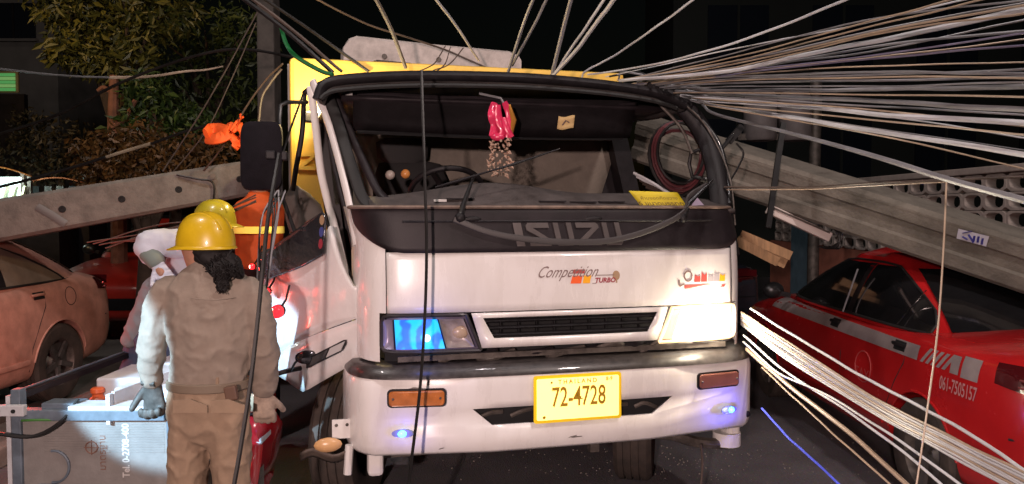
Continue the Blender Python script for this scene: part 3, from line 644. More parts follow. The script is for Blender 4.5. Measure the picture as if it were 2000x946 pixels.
# ---- mirror
mr = MB().loft([[T(511 + w * c, 305 + h * s_ , 3.92) + Vector((0, dy, 0)) for c, s_ in [((abs(math.cos(a)) ** .35) * math.copysign(1, math.cos(a)), (abs(math.sin(a)) ** .35) * math.copysign(1, math.sin(a))) for a in [2 * math.pi * q / 32 for q in range(32)]]] for w, h, dy in ((34, 60, -.055), (40, 66, -.045), (42, 68, 0), (40, 66, .05), (30, 56, .07))]).build('mirror', mat('mirror_shell', (.008, .0065, .009), .75, spec=.12, var=.3, vscale=25, bump=.15, bscale=200), TRUCK)
mr.rotation_euler = (0, 0, 0)
MB().tube([T(600, 200, 4.1), T(560, 200, 4.0), T(548, 206, 3.97), T(546, 230, 3.95), T(547, 300, 3.93), T(549, 380, 3.93), T(575, 452, 3.95)], .011, 8).build('mirror_arm', M_BLACKMETAL, mr)
MB().box(T(548, 305, 3.90), (.07, .05, .05)).build('mirror_clamp', M_BLACKP, mr, smooth=False, bevel=.008)
MB().box(T(528, 303, 3.845), (.05, .02, .045)).build('mirror_clamp', M_BLACKP, mr, smooth=False, bevel=.008)
MB().tube([T(590, 190, 4.1), T(568, 250, 4.0), T(552, 300, 3.93)], .006, 6).build('mirror_stay', M_BLACKMETAL, mr)

# ---- cargo box
BX0, BX1, BY, BZ0, BZ1 = -1.38, 1.02, 1.86, .85, 2.72
cg = MB().box(((BX0 + BX1) / 2, BY + .03, (BZ0 + BZ1) / 2), (BX1 - BX0, .06, BZ1 - BZ0)).build('cargo_box', M_YELLOWBOX, TRUCK, smooth=False, bevel=.03)
for x in (BX0 + .01, BX1 - .01): MB().box((x, BY + 2.1, (BZ0 + BZ1) / 2), (.05, 4.0, BZ1 - BZ0 - .06)).build('box_side', M_GREYBOX, cg, smooth=False)
MB().box(((BX0 + BX1) / 2, BY + 2.1, BZ1 - .06), (BX1 - BX0 - .08, 4.0, .05)).build('box_roof', M_GREYBOX, cg, smooth=False)
for z in (2.40, 2.07, 1.98): MB().box(((BX0 + BX1) / 2, BY - .012, z), (BX1 - BX0 - .08, .02, .025)).build('box_rib', M_YELLOWBOX, cg, smooth=False)
MB().bar((BX0 + .06, BY - .01, 1.98), (BX0 + .5, BY - .01, 2.36), .025, .02).build('box_brace', M_YELLOWBOX, cg, smooth=False)
for x in (BX0 + .28, -.5): MB().box((x, BY - .012, 1.9), (.03, .02, .9)).build('box_rib', M_YELLOWBOX, cg, smooth=False)
bk = MB().box(T(738, 130, 5.40), (.06, .04, .075)).build('roof_bracket', M_BLACKMETAL, cg, smooth=False)
MB().box(T(793, 134, 5.43), (.06, .04, .075)).build('roof_bracket', M_BLACKMETAL, cg, smooth=False)
MB().bar(T(735, 121, 5.40), T(790, 126, 5.43), .05, .02).build('roof_bracket', M_BLACKMETAL, cg, smooth=False)
MB().bar(T(735, 138, 5.40), T(790, 142, 5.43), .05, .015).build('roof_bracket', M_BLACKMETAL, cg, smooth=False)
MB().box((0, 4.0, .70), (1.0, 6.0, .22)).build('chassis', M_DARK, TRUCK, smooth=False)
# unseen work lamp assumed behind the cab, lights the front of the box
wl = TM @ Vector((-.93, 1.78, 2.25))
lamp('assumed_cargo_light', 'POINT', TM @ Vector((-1.22, 1.45, 2.36)), 42, (1, .74, .36), radius=.05)
wlo = MB().box((-1.22, 1.50, 2.28), (.12, .07, .07)).build('assumed_work_lamp', M_BLACKMETAL, TRUCK, smooth=False, bevel=.01)
MB().bar((-1.22, 1.52, 2.26), (-1.18, 1.66, 2.1), .02, .02).build('assumed_lamp_bracket', M_BLACKMETAL, wlo, smooth=False)
# ------------------------------------------------------------------ cars
GL = [(.95, .72, 3.52, .80), (1.06, .93, 3.22, .765), (1.2, 1.22, 2.92, .70), (1.33, 1.55, 2.62, .63), (1.40, 1.80, 2.40, .56), (1.435, 2.05, 2.2, .40)]
def glev0(z):
    for a, b in zip(GL, GL[1:]):
        if z <= b[0]:
            t = (z - a[0]) / (b[0] - a[0]); return [a[k] + (b[k] - a[k]) * t for k in range(1, 4)]
    return GL[-1][1:]
def sedan(name, label, paint, loc, rz, group=None, dust=None, gs=0., cp=.15):
    root = thing(name, label, 'car', loc, rz, group)
    def glev(z):
        q = [glev0(max(GL[0][0], min(GL[-1][0], z + d))) for d in (-.09, -.06, -.03, 0, .03, .06, .09)] if z < 1.36 else [glev0(max(GL[0][0], z + d)) for d in (-.03, 0, .03)]
        r, f, hw = (sum(k[i] for k in q) / len(q) for i in range(3)); return r + gs, f + gs, hw
    ST = [(0, .60, .36, .74, .76), (.04, .74, .30, .86, .90), (.16, .82, .25, .96, 1.03), (.5, .86, .20, 1.0, 1.06), (.95, .875, .2, .99, 1.05), (1.6, .875, .19, .96, 1.0), (2.6, .875, .19, .94, .98),
          (3.3, .875, .19, .92, .97), (3.55, .87, .2, .90, .985), (4.1, .83, .21, .82, .89), (4.4, .78, .24, .75, .81), (4.54, .70, .28, .68, .73), (4.6, .56, .34, .58, .62)]
    rings = []
    for y, w, zb, bt, dk in ST:
        half = [(0, zb), (w * .6, zb), (w * .93, zb + .03), (w * .985, zb + .14), (w, .54 if bt > .56 else bt - .05), (w * .992, (.54 + bt) / 2), (w * .965, bt - .045), (w * .90, bt), (w * .60, dk - .008), (0, dk)]
        rings.append([Vector((x, y, z)) for x, z in half] + [Vector((-x, y, z)) for x, z in half[-2:0:-1]])
    hull = MB().loft(rings).build('body', paint, None, sub=2)
    cut = MB()
    for wy in (.95, 3.55):
        for sx in (-1, 1): cut.lathe([(.345, sx * .60), (.345, sx * 1.2)], Matrix.Translation((0, wy, .32)) @ Matrix.Rotation(R(90), 4, 'Y'), 28, caps=True)
    co = cut.build('cutter', None)
    bo = hull.modifiers.new('c', 'BOOLEAN'); bo.operation = 'DIFFERENCE'; bo.object = co; bo.solver = 'EXACT'
    me = baked(hull); me.polygons.foreach_set('use_smooth', [True] * len(me.polygons)); me.set_sharp_from_angle(angle=R(40))
    bpy.data.objects.remove(hull); bpy.data.objects.remove(co)
    body = link('body', me, paint, root)
    bvh = BVHTree.FromPolygons([v.co.copy() for v in me.vertices], [tuple(p.vertices) for p in me.polygons])
    rings = []
    for k in range(0, 14):
        z = GL[0][0] + (GL[-1][0] - GL[0][0]) * (1 - (1 - k / 13) ** 1.4); r, f, hw = glev(z)
        rings.append([Vector((hw * math.copysign(abs(math.cos(a)) ** .36, math.cos(a)), (r + f) / 2 + (f - r) / 2 * math.copysign(abs(math.sin(a)) ** .42, math.sin(a)), z)) for a in [2 * math.pi * (q + .5) / 48 for q in range(48)]])
    gh = MB().loft(rings).build('cabin', paint, root, angle=50)
    gv = BVHTree.FromPolygons([p for r_ in rings for p in r_], [(i * 48 + q, i * 48 + (q + 1) % 48, (i + 1) * 48 + (q + 1) % 48, (i + 1) * 48 + q) for i in range(13) for q in range(48)] + [tuple(13 * 48 + q for q in range(48))])
    def side(sx, y, z, off=.004, tree=bvh):
        h = tree.ray_cast(Vector((sx * 3, y, z)), Vector((-sx, 0, 0)), 4)
        return (h[0] + h[1] * off) if h[0] else Vector((sx * .8, y, z))
    def rear(x, z, off=.004, tree=bvh, sg=-1):
        h = tree.ray_cast(Vector((x, 2.3 + sg * 4, z)), Vector((0, -sg, 0)), 6)
        return (h[0] + h[1] * off) if h[0] else Vector((x, .1, z))
    M_G = mat('car_window_glass', (.010, .010, .011), .07, coat=.8, var=.2) if not dust else dust
    def win(fn, nm='window'): return MB().grid(fn, 12, 8).build(nm, M_G, root, recalc=False)
    for sx in (-1, 1):
        # rear and front door glass
        def rg(u, v):
            z = .985 + .335 * v; r, f, hw = glev(z); y0 = max(r + cp, 1.08 + gs + .30 * max(0, v - .15)); y1 = 1.98 + gs - .02 * v; return side(sx, y0 + (y1 - y0) * u, z, .005, gv)
        def fg(u, v):
            z = .985 + .335 * v; r, f, hw = glev(z); y0 = 2.06 + gs - .02 * v; y1 = f - .17; return side(sx, y0 + (y1 - y0) * u, z, .005, gv)
        win(rg); win(fg)
        MB().grid(lambda u, v: side(sx, 1.975 + gs + .09 * u, .98 + .345 * v, .004, gv), 2, 8).build('door_pillar', M_BLACKP, root, recalc=False)
        tr = [side(sx, y, z, .008, gv) for y, z in [(max(glev(z)[0] + cp, 1.08 + gs), z) for z in (.985, 1.03)] + [(max(glev(z)[0] + cp, 1.08 + gs + .3 * max(0, (z - .985) / .335 - .15)), z) for z in (1.1, 1.2, 1.32)] + [(1.9 + gs, 1.335), (2.3 + gs, 1.335)] + [(glev(z)[1] - .16, z) for z in (1.32, 1.2, 1.1, .985)]]
        MB().tube(tr, .008, 6).build('window_trim', M_RUBBER, root)
        MB().tube([side(sx, 1.08 + gs + 2.1 * i / 14, .978, .006, gv) for i in range(15)], .010, 6).build('belt_moulding', M_RUBBER, root)
        MB().tube([side(sx, 1.97 + .06 * 0, z, .0, bvh) for z in (.30, .5, .7, .9)], .004, 4).build('door_seam', M_DARK, root)
        MB().tube([side(sx, y, z, .0, bvh) for y, z in ((3.06, .3), (3.06, .6), (3.06, .9))], .004, 4).build('door_seam', M_DARK, root)
        MB().tube([side(sx, y, z, .0, bvh) for y, z in ((1.12, .92), (1.14, .8), (1.22, .68), (1.32, .5), (1.34, .32))], .004, 4).build('door_seam', M_DARK, root)
        MB().tube([side(sx, 1.36 + 1.7 * i / 10, .40, .006, bvh) for i in range(11)], [(.008, .022)] * 11, 6, lat=(1, 0, 0)).build('side_moulding', paint, root)
        for y in (1.14, 2.06):
            h = MB().grid(lambda u, v: side(sx, y + .13 * u, .862 + .055 * v, .006), 4, 3).build('handle_recess', M_DARK, root, recalc=False)
            MB().tube([side(sx, y + .0 + .05 * i, .895, .022 if 0 < i < 3 else .004) for i in range(4)], .012, 6).build('door_handle', paint if dust else M_BLACKP, h)
        mi = MB().ball((sx * .98, 3.02 + gs, 1.03), .10, 12, 8, (.9, .6, .7)).build('door_mirror', M_BLACKMETAL, root)
        MB().bar((sx * .85, 3.0 + gs, .99), (sx * .95, 3.0 + gs, 1.01), .05, .04).build('mirror_foot', M_BLACKP, mi, smooth=False)
        # tail lamp wraps the corner
        def tl(u, v):
            ang = u; y = .50 - .50 * u * 1.0; zc = .80 + .155 * v + (.06 * (1 - u) * (1 - v)); 
            o = Vector((sx * 1.6, y - .65, zc)); d = Vector((-sx * 1.0, .65 - .55 * u * .6, 0)).normalized()
            h = bvh.ray_cast(o, d, 4); return (h[0] + h[1] * .006) if h[0] else Vector((sx * .7, y, zc))
        tlo = MB().grid(tl, 10, 4).build('tail_lamp', mat('dark_red_tail_lens', (.07, .006, .008), .08, coat=1), root, recalc=False)
        for vv in (.2, .5):
            MB().tube([tl(.2 + .7 * i / 6, vv) + Vector((sx * .004, -.004, 0)) for i in range(7)], .006, 5).build('lamp_divider', mat('tail_reflector', (.35, .10, .10), .2, metal=.5), tlo)
        hl = MB().grid(lambda u, v: rear(sx * (.40 + .24 * u), .55 + .09 * v + .015 * u, .006, bvh, 1), 6, 3).build('head_lamp', mat('car_headlamp_glass', (.45, .36, .26), .12, coat=1), root, recalc=False)
        for wy in (.95, 3.55):
            ww = wheel((sx * .76, wy, .32), 0, .315, .20, root, sx)
            MB().lathe([(.34, sx * .63), (.02, sx * .60)], Matrix.Translation((0, wy, .32)) @ Matrix.Rotation(R(90), 4, 'Y'), 24).build('wheel_well', M_DARK, root)
            MB().tube([side(sx, wy + .35 * math.cos(a), .32 + .35 * math.sin(a), .002) for a in [math.pi * (.06 + .88 * i / 20) for i in range(21)]], .008, 6).build('arch_lip', paint, root)
    def rw(u, v):
        z = 1.0 + .31 * v; r, f, hw = glev(z); x = (2 * u - 1) * (hw * .86); return rear(x, z, .014, gv, -1)
    def fw(u, v):
        z = 1.0 + .31 * v; r, f, hw = glev(z); x = (2 * u - 1) * (hw * .86); return rear(x, z, .014, gv, 1)
    win(rw, 'rear_window'); win(fw, 'windscreen')
    MB().grid(lambda u, v: rear(-.55 + 1.1 * u, .36 + .10 * v, .004), 8, 3).build('bumper_insert', M_BLACKP, root, recalc=False)
    MB().grid(lambda u, v: rear(-.4 + .8 * u, .40 + .14 * v, .004, bvh, 1), 8, 3).build('front_grille', M_BLACKP, root, recalc=False)
    MB().tube([rear(-.82 + 1.64 * i / 16, .62, .003) for i in range(17)], .006, 5).build('bumper_seam', M_DARK, root)
    np_ = MB().grid(lambda u, v: rear(-.17 + .34 * u, .66 + .12 * v, .012), 4, 2).build('number_plate', mat('car_plate', (.55, .40, .05), .5), root, recalc=False)
    MB().tube([(0, 1.9, 1.43), (0, 1.85, 1.60)], [.008, .003], 6).build('aerial', M_BLACKP, root) if not dust else None
    return root, side, rear
M_RED = mat('red_taxi_paint', (.50, .014, .016), .22, coat=.7, var=.10, vscale=4, bump=.02, bscale=20)
M_PINKCAR = mat('dusty_pink_paint', (.50, .25, .19), .6, var=.22, vscale=7, bump=.15, bscale=160)
M_DUSTGL = mat('dusty_window', (.24, .20, .155), .55, col2=(.14, .115, .09), vscale=4, bump=.1, bscale=200)
M_DARKCAR = mat('dark_blue_paint', (.020, .022, .032), .25, coat=.7)
# red taxi on the near lane: seen from behind, its rear towards the camera
TX, TY = 3.16, 3.28
taxi, tside, trear = sedan('taxi', 'shiny red taxi with a white side stripe and phone number, beside the cables', M_RED, (TX, TY, 0), 0)
M_STRIPE = mat('white_stripe_film', (.27, .225, .22), .4, var=.2, vscale=8)
def stripe(y0, y1, z0, z1, sk=0.):
    return MB().grid(lambda u, v: tside(-1, y0 + (y1 - y0) * u + sk * v, z0 + (z1 - z0) * v, .0035), max(2, int(abs(y1 - y0) * 10)), 3).build('stripe', M_STRIPE, taxi, recalc=False)
stripe(1.00, 3.45, .845, .925); stripe(.69, .62, .84, .935); stripe(.60, .47, .835, .945);
for k in range(5): stripe(.94 - .052 * k, .97 - .052 * k, .845, .93, -.07)
tl_ = lettering('lettering', '061-7505157', lambda u, v: tside(-1, .61 - u * .56, .742 + v * 1.0, .006), .10, mat('faded_pink_print', (.55, .28, .27), .5), taxi, bold=.001)
M_FAINT = mat('faint_red_print', (.42, .06, .06), .45)
lettering('lettering', 'TAXI', lambda u, v: tside(-1, 1.62 - u, .60 + v, .004), .10, M_FAINT, taxi)
MB().tube([tside(-1, 1.62 + .11 * math.cos(a * .3927), .68 + .10 * math.sin(a * .3927), .004) for a in range(17)], .004, 4, caps=False).build('door_emblem', M_FAINT, taxi)
MB().tube([tside(-1, 1.18 - .17 * i / 3, 1.02 + .20 * i / 3, .01, None) if False else Vector((-.80 + .055 * i / 3 * 2.2, 1.34 - .10 * i / 3, 1.0 + .22 * i / 3)) for i in range(4)], .003, 4).build('window_divider', M_CHROME, taxi)
MB().tube([Vector((-.835 + .10 * t, 2.02 - .0 * t, .985 + .30 * t)) for t in (0, .33, .66, 1)], .006, 5).build('window_divider', M_GREYCABLE, taxi)
MB().ball((-.62, .12, .925), .022, 8, 6, (1.4, .6, .8)).build('lit_tail_bulb', mat('lit_red_bulb', (.8, .05, .05), .2, emit=(1, .05, .03), estr=1.2), taxi)
sg = thing('taxi_roof_sign', 'cream lit-off sign box standing on the roof of the red taxi', 'taxi sign', (TX - .02, TY + 2.35, 1.435))
MB().loft([[Vector((x, y, z)) for x, y in ((-w, -.07 * t_), (w, -.07 * t_), (w, .07 * t_), (-w, .07 * t_))] for z, w, t_ in ((.0, .30, 1), (.10, .24, .7), (.13, .18, .3))]).build('sign_box', mat('cream_plastic', (.62, .42, .20), .5), sg, bevel=.012, smooth=False)
MB().box((0, -.072, .045), (.02, .004, .04)).build('sign_clip', M_BLACKP, sg, smooth=False)
MB().box((0, 0, -.004), (.64, .16, .012)).build('sign_foot', M_BLACKP, sg, smooth=False)
# dusty pink saloon on the left, nose towards the camera
pink, pside, prear = sedan('car', 'dust-covered pink saloon behind the grey metal cabinet', M_PINKCAR, (-4.50, 7.1, .14), R(180 - 1.5), dust=M_DUSTGL, gs=-.50, cp=.46)
fuel = MB().tube([pside(-1, .80 + .075 * math.cos(a * .3927), .845 + .075 * math.sin(a * .3927), .001) for a in range(17)], .003, 4, caps=False).build('fuel_flap', M_DARK, pink)
redcar, _, _ = sedan('car', 'red car with a round headlamp parked behind the pink saloon', mat('orange_red_paint', (.38, .02, .012), .3, coat=.6, var=.1), (-4.85, 13.3, .135), R(180 + 2))
darkcar, _, _ = sedan('car', 'dark blue car half hidden between the truck and the red taxi', M_DARKCAR, (2.35, 9.3, 0), R(8))

# ------------------------------------------------------------------ concrete poles
def pole(name, label, a, b, s0, s1, m, holes=(), group='fallen concrete utility poles', groove=True, roll=0.):
    a, b = Vector(a), Vector(b); L_ = (b - a).length; t = (b - a).normalized()
    x = t.cross(Vector((0, 0, 1))).normalized(); y = x.cross(t)
    if roll: q = Matrix.Rotation(roll, 3, t); x = q @ x; y = q @ y
    k = .16; sec = [(-1, -1 + k), (-1 + k, -1), (1 - k, -1), (1, -1 + k), (1, -.35), (.90, -.25), (.90, .25), (1, .35), (1, 1 - k), (1 - k, 1), (-1 + k, 1), (-1, 1 - k), (-1, .35), (-.90, .25), (-.90, -.25), (-1, -.35)]
    if not groove: sec = [(-1, -1 + k), (-1 + k, -1), (1 - k, -1), (1, -1 + k), (1, 1 - k), (1 - k, 1), (-1 + k, 1), (-1, 1 - k)]
    root = tag(MB().loft([[a.lerp(b, f) + x * p * s + y * q * s for p, q in sec] for f in [i / 8 for i in range(9)] for s in [(s0 + (s1 - s0) * f) / 2]]).build(name, m, angle=25), label, 'pole', group)
    return root, t, x, y
pa, pb = at(-120, 452, 5.45), at(540, 340, 6.05)
LP, t_, x_, y_ = pole('utility_pole', 'grey concrete pole lying above the pink saloon, left of the truck', pa, pb, .31, .265, M_CONC, groove=False)
for px, py in ((118, 412), (230, 394), (341, 375), (465, 357)):
    f = (px + 120) / 660; c = pa.lerp(pb, f) - (x_ if x_.y > 0 else -x_) * ((.31 - .045 * f) / 2 + .001)
    ph = MB().lathe([(.026, 0), (.024, .004), (.014, .0045), (.012, .0), (.001, -.0)], Matrix.Translation(c) @ (x_ if x_.y < 0 else -x_).to_track_quat('Z', 'Y').to_matrix().to_4x4(), 14).build('bolt_hole', M_DARK, LP)
nf = -(x_ if x_.y > 0 else -x_)
def onpole(px, py, out):
    f = (px + 120) / 660; s = (.31 - .045 * f) / 2; c = pa.lerp(pb, f); n = nf
    d = at(px, py, 5.0) - Vector((0, 0, CAM_H)); o = Vector((0, 0, CAM_H))
    k = (c + n * (s + out) - o).dot(n) / d.dot(n); return o + d * k
MB().tube([onpole(72, 404, .004), onpole(100, 420, .004), onpole(128, 438, .004)], [(.028, .004)] * 3, 6, lat=y_).build('steel_band', mat('galvanised_band', (.16, .16, .155), .5, metal=.5), LP)
bl = MB().tube([onpole(416, 345, .0), onpole(416, 345, .04)], .022, 8).build('eye_bolt', M_STEEL, LP)
MB().tube(spline([onpole(345, 342, .02), onpole(385, 350, .035), onpole(416, 358, .04), onpole(417, 400, .04)], 6), .008, 6).build('tie_wire', M_BLKCABLE, LP)
qa, qb = at(1262, 272, 6.3), at(2080, 536, 4.25)
RP, t2, x2, y2 = pole('utility_pole', 'weathered grooved concrete pole slanting down onto the red taxi', qa, qb, .34, .295, M_CONC2, roll=R(8))
n2 = -(x2 if x2.y > 0 else -x2)
def onpole2(px, py, out):
    f = (px - 1262) / 818; c = qa.lerp(qb, f); s = (.34 - .045 * f) / 2; o = Vector((0, 0, CAM_H)); d = at(px, py, 5.0) - o
    k = (c + n2 * (s + out) - o).dot(n2) / d.dot(n2); return o + d * k
for fz, m in ((.33, 0),):
    P = [qa.lerp(qb, i / 12) + n2 * ((.34 - .045 * i / 12) / 2 * .99) + y2 * fz * .36 for i in range(13)]
    MB().tube(P, [(.004, .010)] * 13, 6, lat=n2).build('casting_ridge', M_CONC2, RP)
plt = MB().add([onpole2(1872, 447, .006), onpole2(1932, 462, .006), onpole2(1926, 482, .006), onpole2(1868, 466, .006)], [(0, 1, 2, 3)]).build('pole_number_plate', mat('number_plate_white', (.42, .40, .46), .6), RP, smooth=False)
M_BLUEINK = mat('blue_print', (.03, .03, .20), .5)
for a, b_ in (((1880, 456), (1898, 452)), ((1880, 462), (1890, 468)), ((1892, 458), (1902, 474)), ((1904, 461), (1902, 472)), ((1912, 462), (1910, 474)), ((1920, 466), (1918, 478))):
    MB().tube([onpole2(*a, .008), onpole2(*b_, .008)], [(.010, .002)] * 2, 5, lat=(1, 0, 0)).build('print_stroke', M_BLUEINK, plt)
# upright pole behind the truck
up = MB().loft([[Vector((-2.86 + sx * w * .75, 9.0 + sy * w, z)) for sx, sy in ((-1, -1), (1, -1), (1, 1), (-1, 1))] for z, w in ((0, .15), (9, .11))]).build('utility_pole', mat('dark_concrete', (.10, .085, .075), .9, var=.3), smooth=False, bevel=.02)
tag(up, 'upright concrete pole behind the yellow cargo box', 'pole')
# broken beam on the roof of the cargo box
def beam_pt(px, py, D): return at(px, py, D)
bA, bB = at(668, 108, 5.75), at(1008, 128, 6.15)
tb = (bB - bA).normalized()
rb = []
for f, s, dz in ((0, .055, -.02), (.03, .10, 0), (.07, .115, .01), (.5, .10, 0), (.93, .085, 0), (.985, .07, -.01), (1, .04, -.02)):
    c = bA.lerp(bB, f); rb.append([c + Vector((-tb.y, tb.x, 0)) * p * .14 + Vector((0, 0, 1)) * (q * s + dz) for p, q in ((-1, -1), (-.9, -1), (.9, -1), (1, -1), (1, .8), (.8, 1), (-.8, 1), (-1, .8))])
bm_ = MB().loft(rb).build('concrete_beam', mat('pale_concrete', (.46, .40, .37), .85, var=.25, vscale=9, bump=.4), angle=25)
tag(bm_, 'pale broken concrete beam lying on the roof of the cargo box', 'beam')
for f in (.25, .55): MB().tube([bA.lerp(bB, f) + Vector((0, -.145, -.02)), bA.lerp(bB, f) + Vector((0, -.16, -.02))], .02, 8).build('bolt_head', M_STEEL, bm_)
# ------------------------------------------------------------------ cables
def cable(name, label, pts, r, m, group=None, per=7, n=6, cat='cable'):
    P = spline([at(*p) for p in pts], per)
    ph = random.uniform(0, 6); fq = random.uniform(.35, .8); am = .0016 if len(P) > 12 and (not isinstance(r, tuple)) and r < .012 else 0
    P = [p + Vector((0, 0, am * math.sin(ph + fq * i) + am * .6 * math.sin(2.3 * ph + fq * 2.1 * i))) if 0 < i < len(P) - 1 else p for i, p in enumerate(P)]
    for e in (0, -1):        # carry the strand on beyond the picture
        x, y = pts[e][:2]
        if 0 <= x < 1990 and 0 <= y <= 946: continue
        Q = P if e else P[::-1]; E = Q[-1]; t = (E - Q[-3]).normalized()
        if x >= 1990 and y < 500: ext = [E + t * .5, E + t * .8 + Vector((1.2, -.1, .05)), E + t * .8 + Vector((3.6, 0, .6)), E + t * .8 + Vector((7, .4, 1.6))]
        elif y > 946 and t.z < -.03:
            k = min((E.z - .012) / -t.z, 4.5); f = Vector((t.x, t.y, 0)); f = f.normalized() if f.length > .05 else Vector((1, 0, 0))
            ext = [E + t * k, E + t * k + f * .25, E + t * k + f * .6]
        else: ext = [E + t * 1.5, E + t * 4.5]
        Q = Q + spline([E] + ext, 5)[1:]; P = Q if e else Q[::-1]
    rr = r if not isinstance(r, tuple) else [r[0] + (r[1] - r[0]) * i / (len(P) - 1) for i in range(len(P))]
    return tag(MB().tube(P, rr, n).build(name, m), label, cat, group)
GF = 'pale cables fanning out from the cab roof'
# thick or singled-out strands of the fan at the upper right
cable('cable', 'lone thin white cable rising steeply above the right-hand fan', [(1136, 153, 4.5), (1145, 138, 4.45), (1188, 116, 4.3), (1272, 60, 3.9), (1364, -8, 3.5)], .0055, M_WHTCABLE)
cable('cable', 'thin white cable rising along the top edge of the fan', [(1148, 146, 4.5), (1280, 126, 4.1), (1400, 94, 3.6), (1530, 50, 3.2), (1670, -8, 2.8)], .0052, M_WHTCABLE)
cable('cable', 'thick pale grey cable, widest of the upper fan strands', [(1210, 158, 4.45), (1400, 142, 3.8), (1580, 106, 3.2), (1750, 72, 2.7), (2040, 12, 2.1)], .0095, M_WHTCABLE)
cable('cable', 'thick white cable drooping gently along the middle of the fan', [(1330, 187, 4.4), (1400, 194, 4.1), (1560, 206, 3.4), (1700, 222, 2.9), (2040, 243, 2.2)], .0100, M_WHTCABLE)
cable('cable', 'wide blue-white cable in the lower half of the fan', [(1350, 196, 4.4), (1400, 207, 4.1), (1550, 230, 3.4), (1700, 255, 2.9), (2040, 309, 2.1)], .0088, M_WHTCABLE)
cable('cable', 'lowest cable of the fan, crossing in front of the breeze-block wall', [(1372, 205, 4.4), (1400, 224, 4.2), (1550, 262, 3.3), (1700, 303, 2.6), (1850, 350, 2.1), (2040, 402, 1.7)], (.008, .0095), M_GREYCABLE)
cable('cable', 'broad level grey cable at mid height of the fan', [(1300, 168, 4.4), (1400, 176, 4.0), (1600, 176, 3.2), (1800, 173, 2.6), (2040, 169, 2.1)], .0085, M_GREYCABLE)
cable('cable', 'broad grey cable just below the level one in the fan', [(1320, 178, 4.4), (1400, 184, 4.0), (1600, 192, 3.2), (1800, 203, 2.6), (2040, 217, 2.1)], .0095, M_GREYCABLE)
FAN = [(103, [0], 1900, .004, 0), (120, [60], 1872, .004, 1), (126, [52], 1935, .004, 1), (128, [60], 2040, .005, 2), (132, [66], 2040, .0045, 1), (140, [70], 2040, .0042, 1),
       (147, [92], 2040, .0065, 2), (146, [112], 2040, .0045, 1), (149, [116], 2040, .0045, 3), (150, [130], 2040, .004, 1), (152, [140], 2040, .006, 2), (160, [150], 2040, .0042, 1), (164, [155], 2040, .006, 2),
       (182, [186], 2040, .004, 1), (196, [215], 2040, .0045, 1), (204, [235], 2040, .004, 1), (210, [262], 2040, .004, 1), (137, [100], 2040, .005, 2), (156, [146], 2040, .005, 2), (170, [168], 2040, .004, 2), (190, [205], 2040, .005, 2),
       (112, [40], 2010, .004, 2), (143, [108], 2040, .004, 3), (199, [224], 2040, .0045, 0), (206, [250], 2040, .0035, 2)]
ENDY = {103: -4, 120: -5, 126: -5, 128: -2, 132: 4, 140: 20, 147: 58, 146: 72, 149: 86, 150: 122, 152: 145, 160: 154, 164: 150, 182: 191, 196: 252, 204: 266, 210: 340, 137: 30, 156: 133, 170: 160, 190: 228, 112: 0, 143: 60, 199: 275, 206: 300}
random.seed(11)
for y4, ym, xe, r, k in FAN:
    x0 = 1180 + max(0, (y4 - 100)) * 1.6 + random.uniform(-20, 20); y0 = 150 + (x0 - 1180) * .26
    de = random.uniform(1.9, 3.0)
    xm = 1700 if xe > 1990 else (1400 + xe) / 2
    ymid = ym[0] if xe > 1990 else (y4 + ENDY[y4]) / 2 + 2
    cable('cable', ('thin white cable', 'thin cream-coloured cable', 'grey cable', 'violet cable')[k] + ' among the %s strands of the upper right fan' % ('topmost' if y4 < 130 else 'middle' if y4 < 168 else 'lower'), [(x0, y0, 4.5), (1400, y4, 3.9), (xm, ymid + random.uniform(-2, 2), (3.9 + de) / 2 * .93), (xe, ENDY[y4], de)], r * .82, (M_WHTCABLE, M_TANCABLE, M_GREYCABLE, M_PURPCABLE)[k], GF)
# tangle on the roof corner
for i in range(9):
    a = 1190 + i * 18
    cable('cable_end', 'short dark cable end tangled on the roof corner of the truck', [(a, 150 + i * 4, 4.45), (a + random.uniform(10, 60), 140 + i * 5 + random.uniform(-8, 8), 4.4), (a + random.uniform(60, 140), 152 + i * 6, 4.35)], .006, M_GREYCABLE if i % 2 else M_BLKCABLE, 'cable ends tangled on the roof corner')
# cables falling on the roof from above
cable('cable', 'grey cable pair coming down behind the middle of the windscreen top, outer strand', [(1045, -10, 4.2), (1018, 60, 4.4), (990, 150, 4.7)], .010, M_GREYCABLE)
cable('cable', 'grey cable pair coming down behind the middle of the windscreen top, inner strand', [(1072, -10, 4.2), (1035, 65, 4.4), (1000, 128, 4.7)], .009, M_GREYCABLE)
cable('cable', 'single dull grey cable falling to the roof right of the beam', [(1118, -10, 4.0), (1102, 50, 4.2), (1076, 155, 4.5)], .012, M_GREYCABLE)
cable('cable', 'wide white cable curving down to the roof, front strand of a pair', [(1206, -10, 3.6), (1165, 45, 3.9), (1120, 105, 4.2), (1074, 154, 4.5)], .011, M_WHTCABLE)
cable('cable', 'narrow white cable curving down to the roof, rear strand of a pair', [(1186, -10, 3.8), (1150, 45, 4.0), (1112, 100, 4.3), (1080, 150, 4.5)], .008, M_WHTCABLE)
cable('cable', 'grey cable crossing the pale beam on its left half', [(730, -10, 4.2), (765, 60, 4.6), (792, 132, 5.0)], .013, M_GREYCABLE)
cable('cable', 'white cable slanting down to the middle of the pale beam', [(845, -10, 4.4), (890, 50, 4.8), (935, 118, 5.3)], .009, M_WHTCABLE)
cable('cable', 'thin brown cable slanting behind the pale beam', [(600, -10, 5.0), (720, 48, 5.3), (870, 98, 5.6), (965, 140, 5.6)], .007, M_BRNCABLE)
cable('cable', 'thick black cable slanting down to the top left corner of the cab', [(462, -12, 4.4), (560, 62, 4.4), (650, 142, 4.4)], .014, M_BLKCABLE)
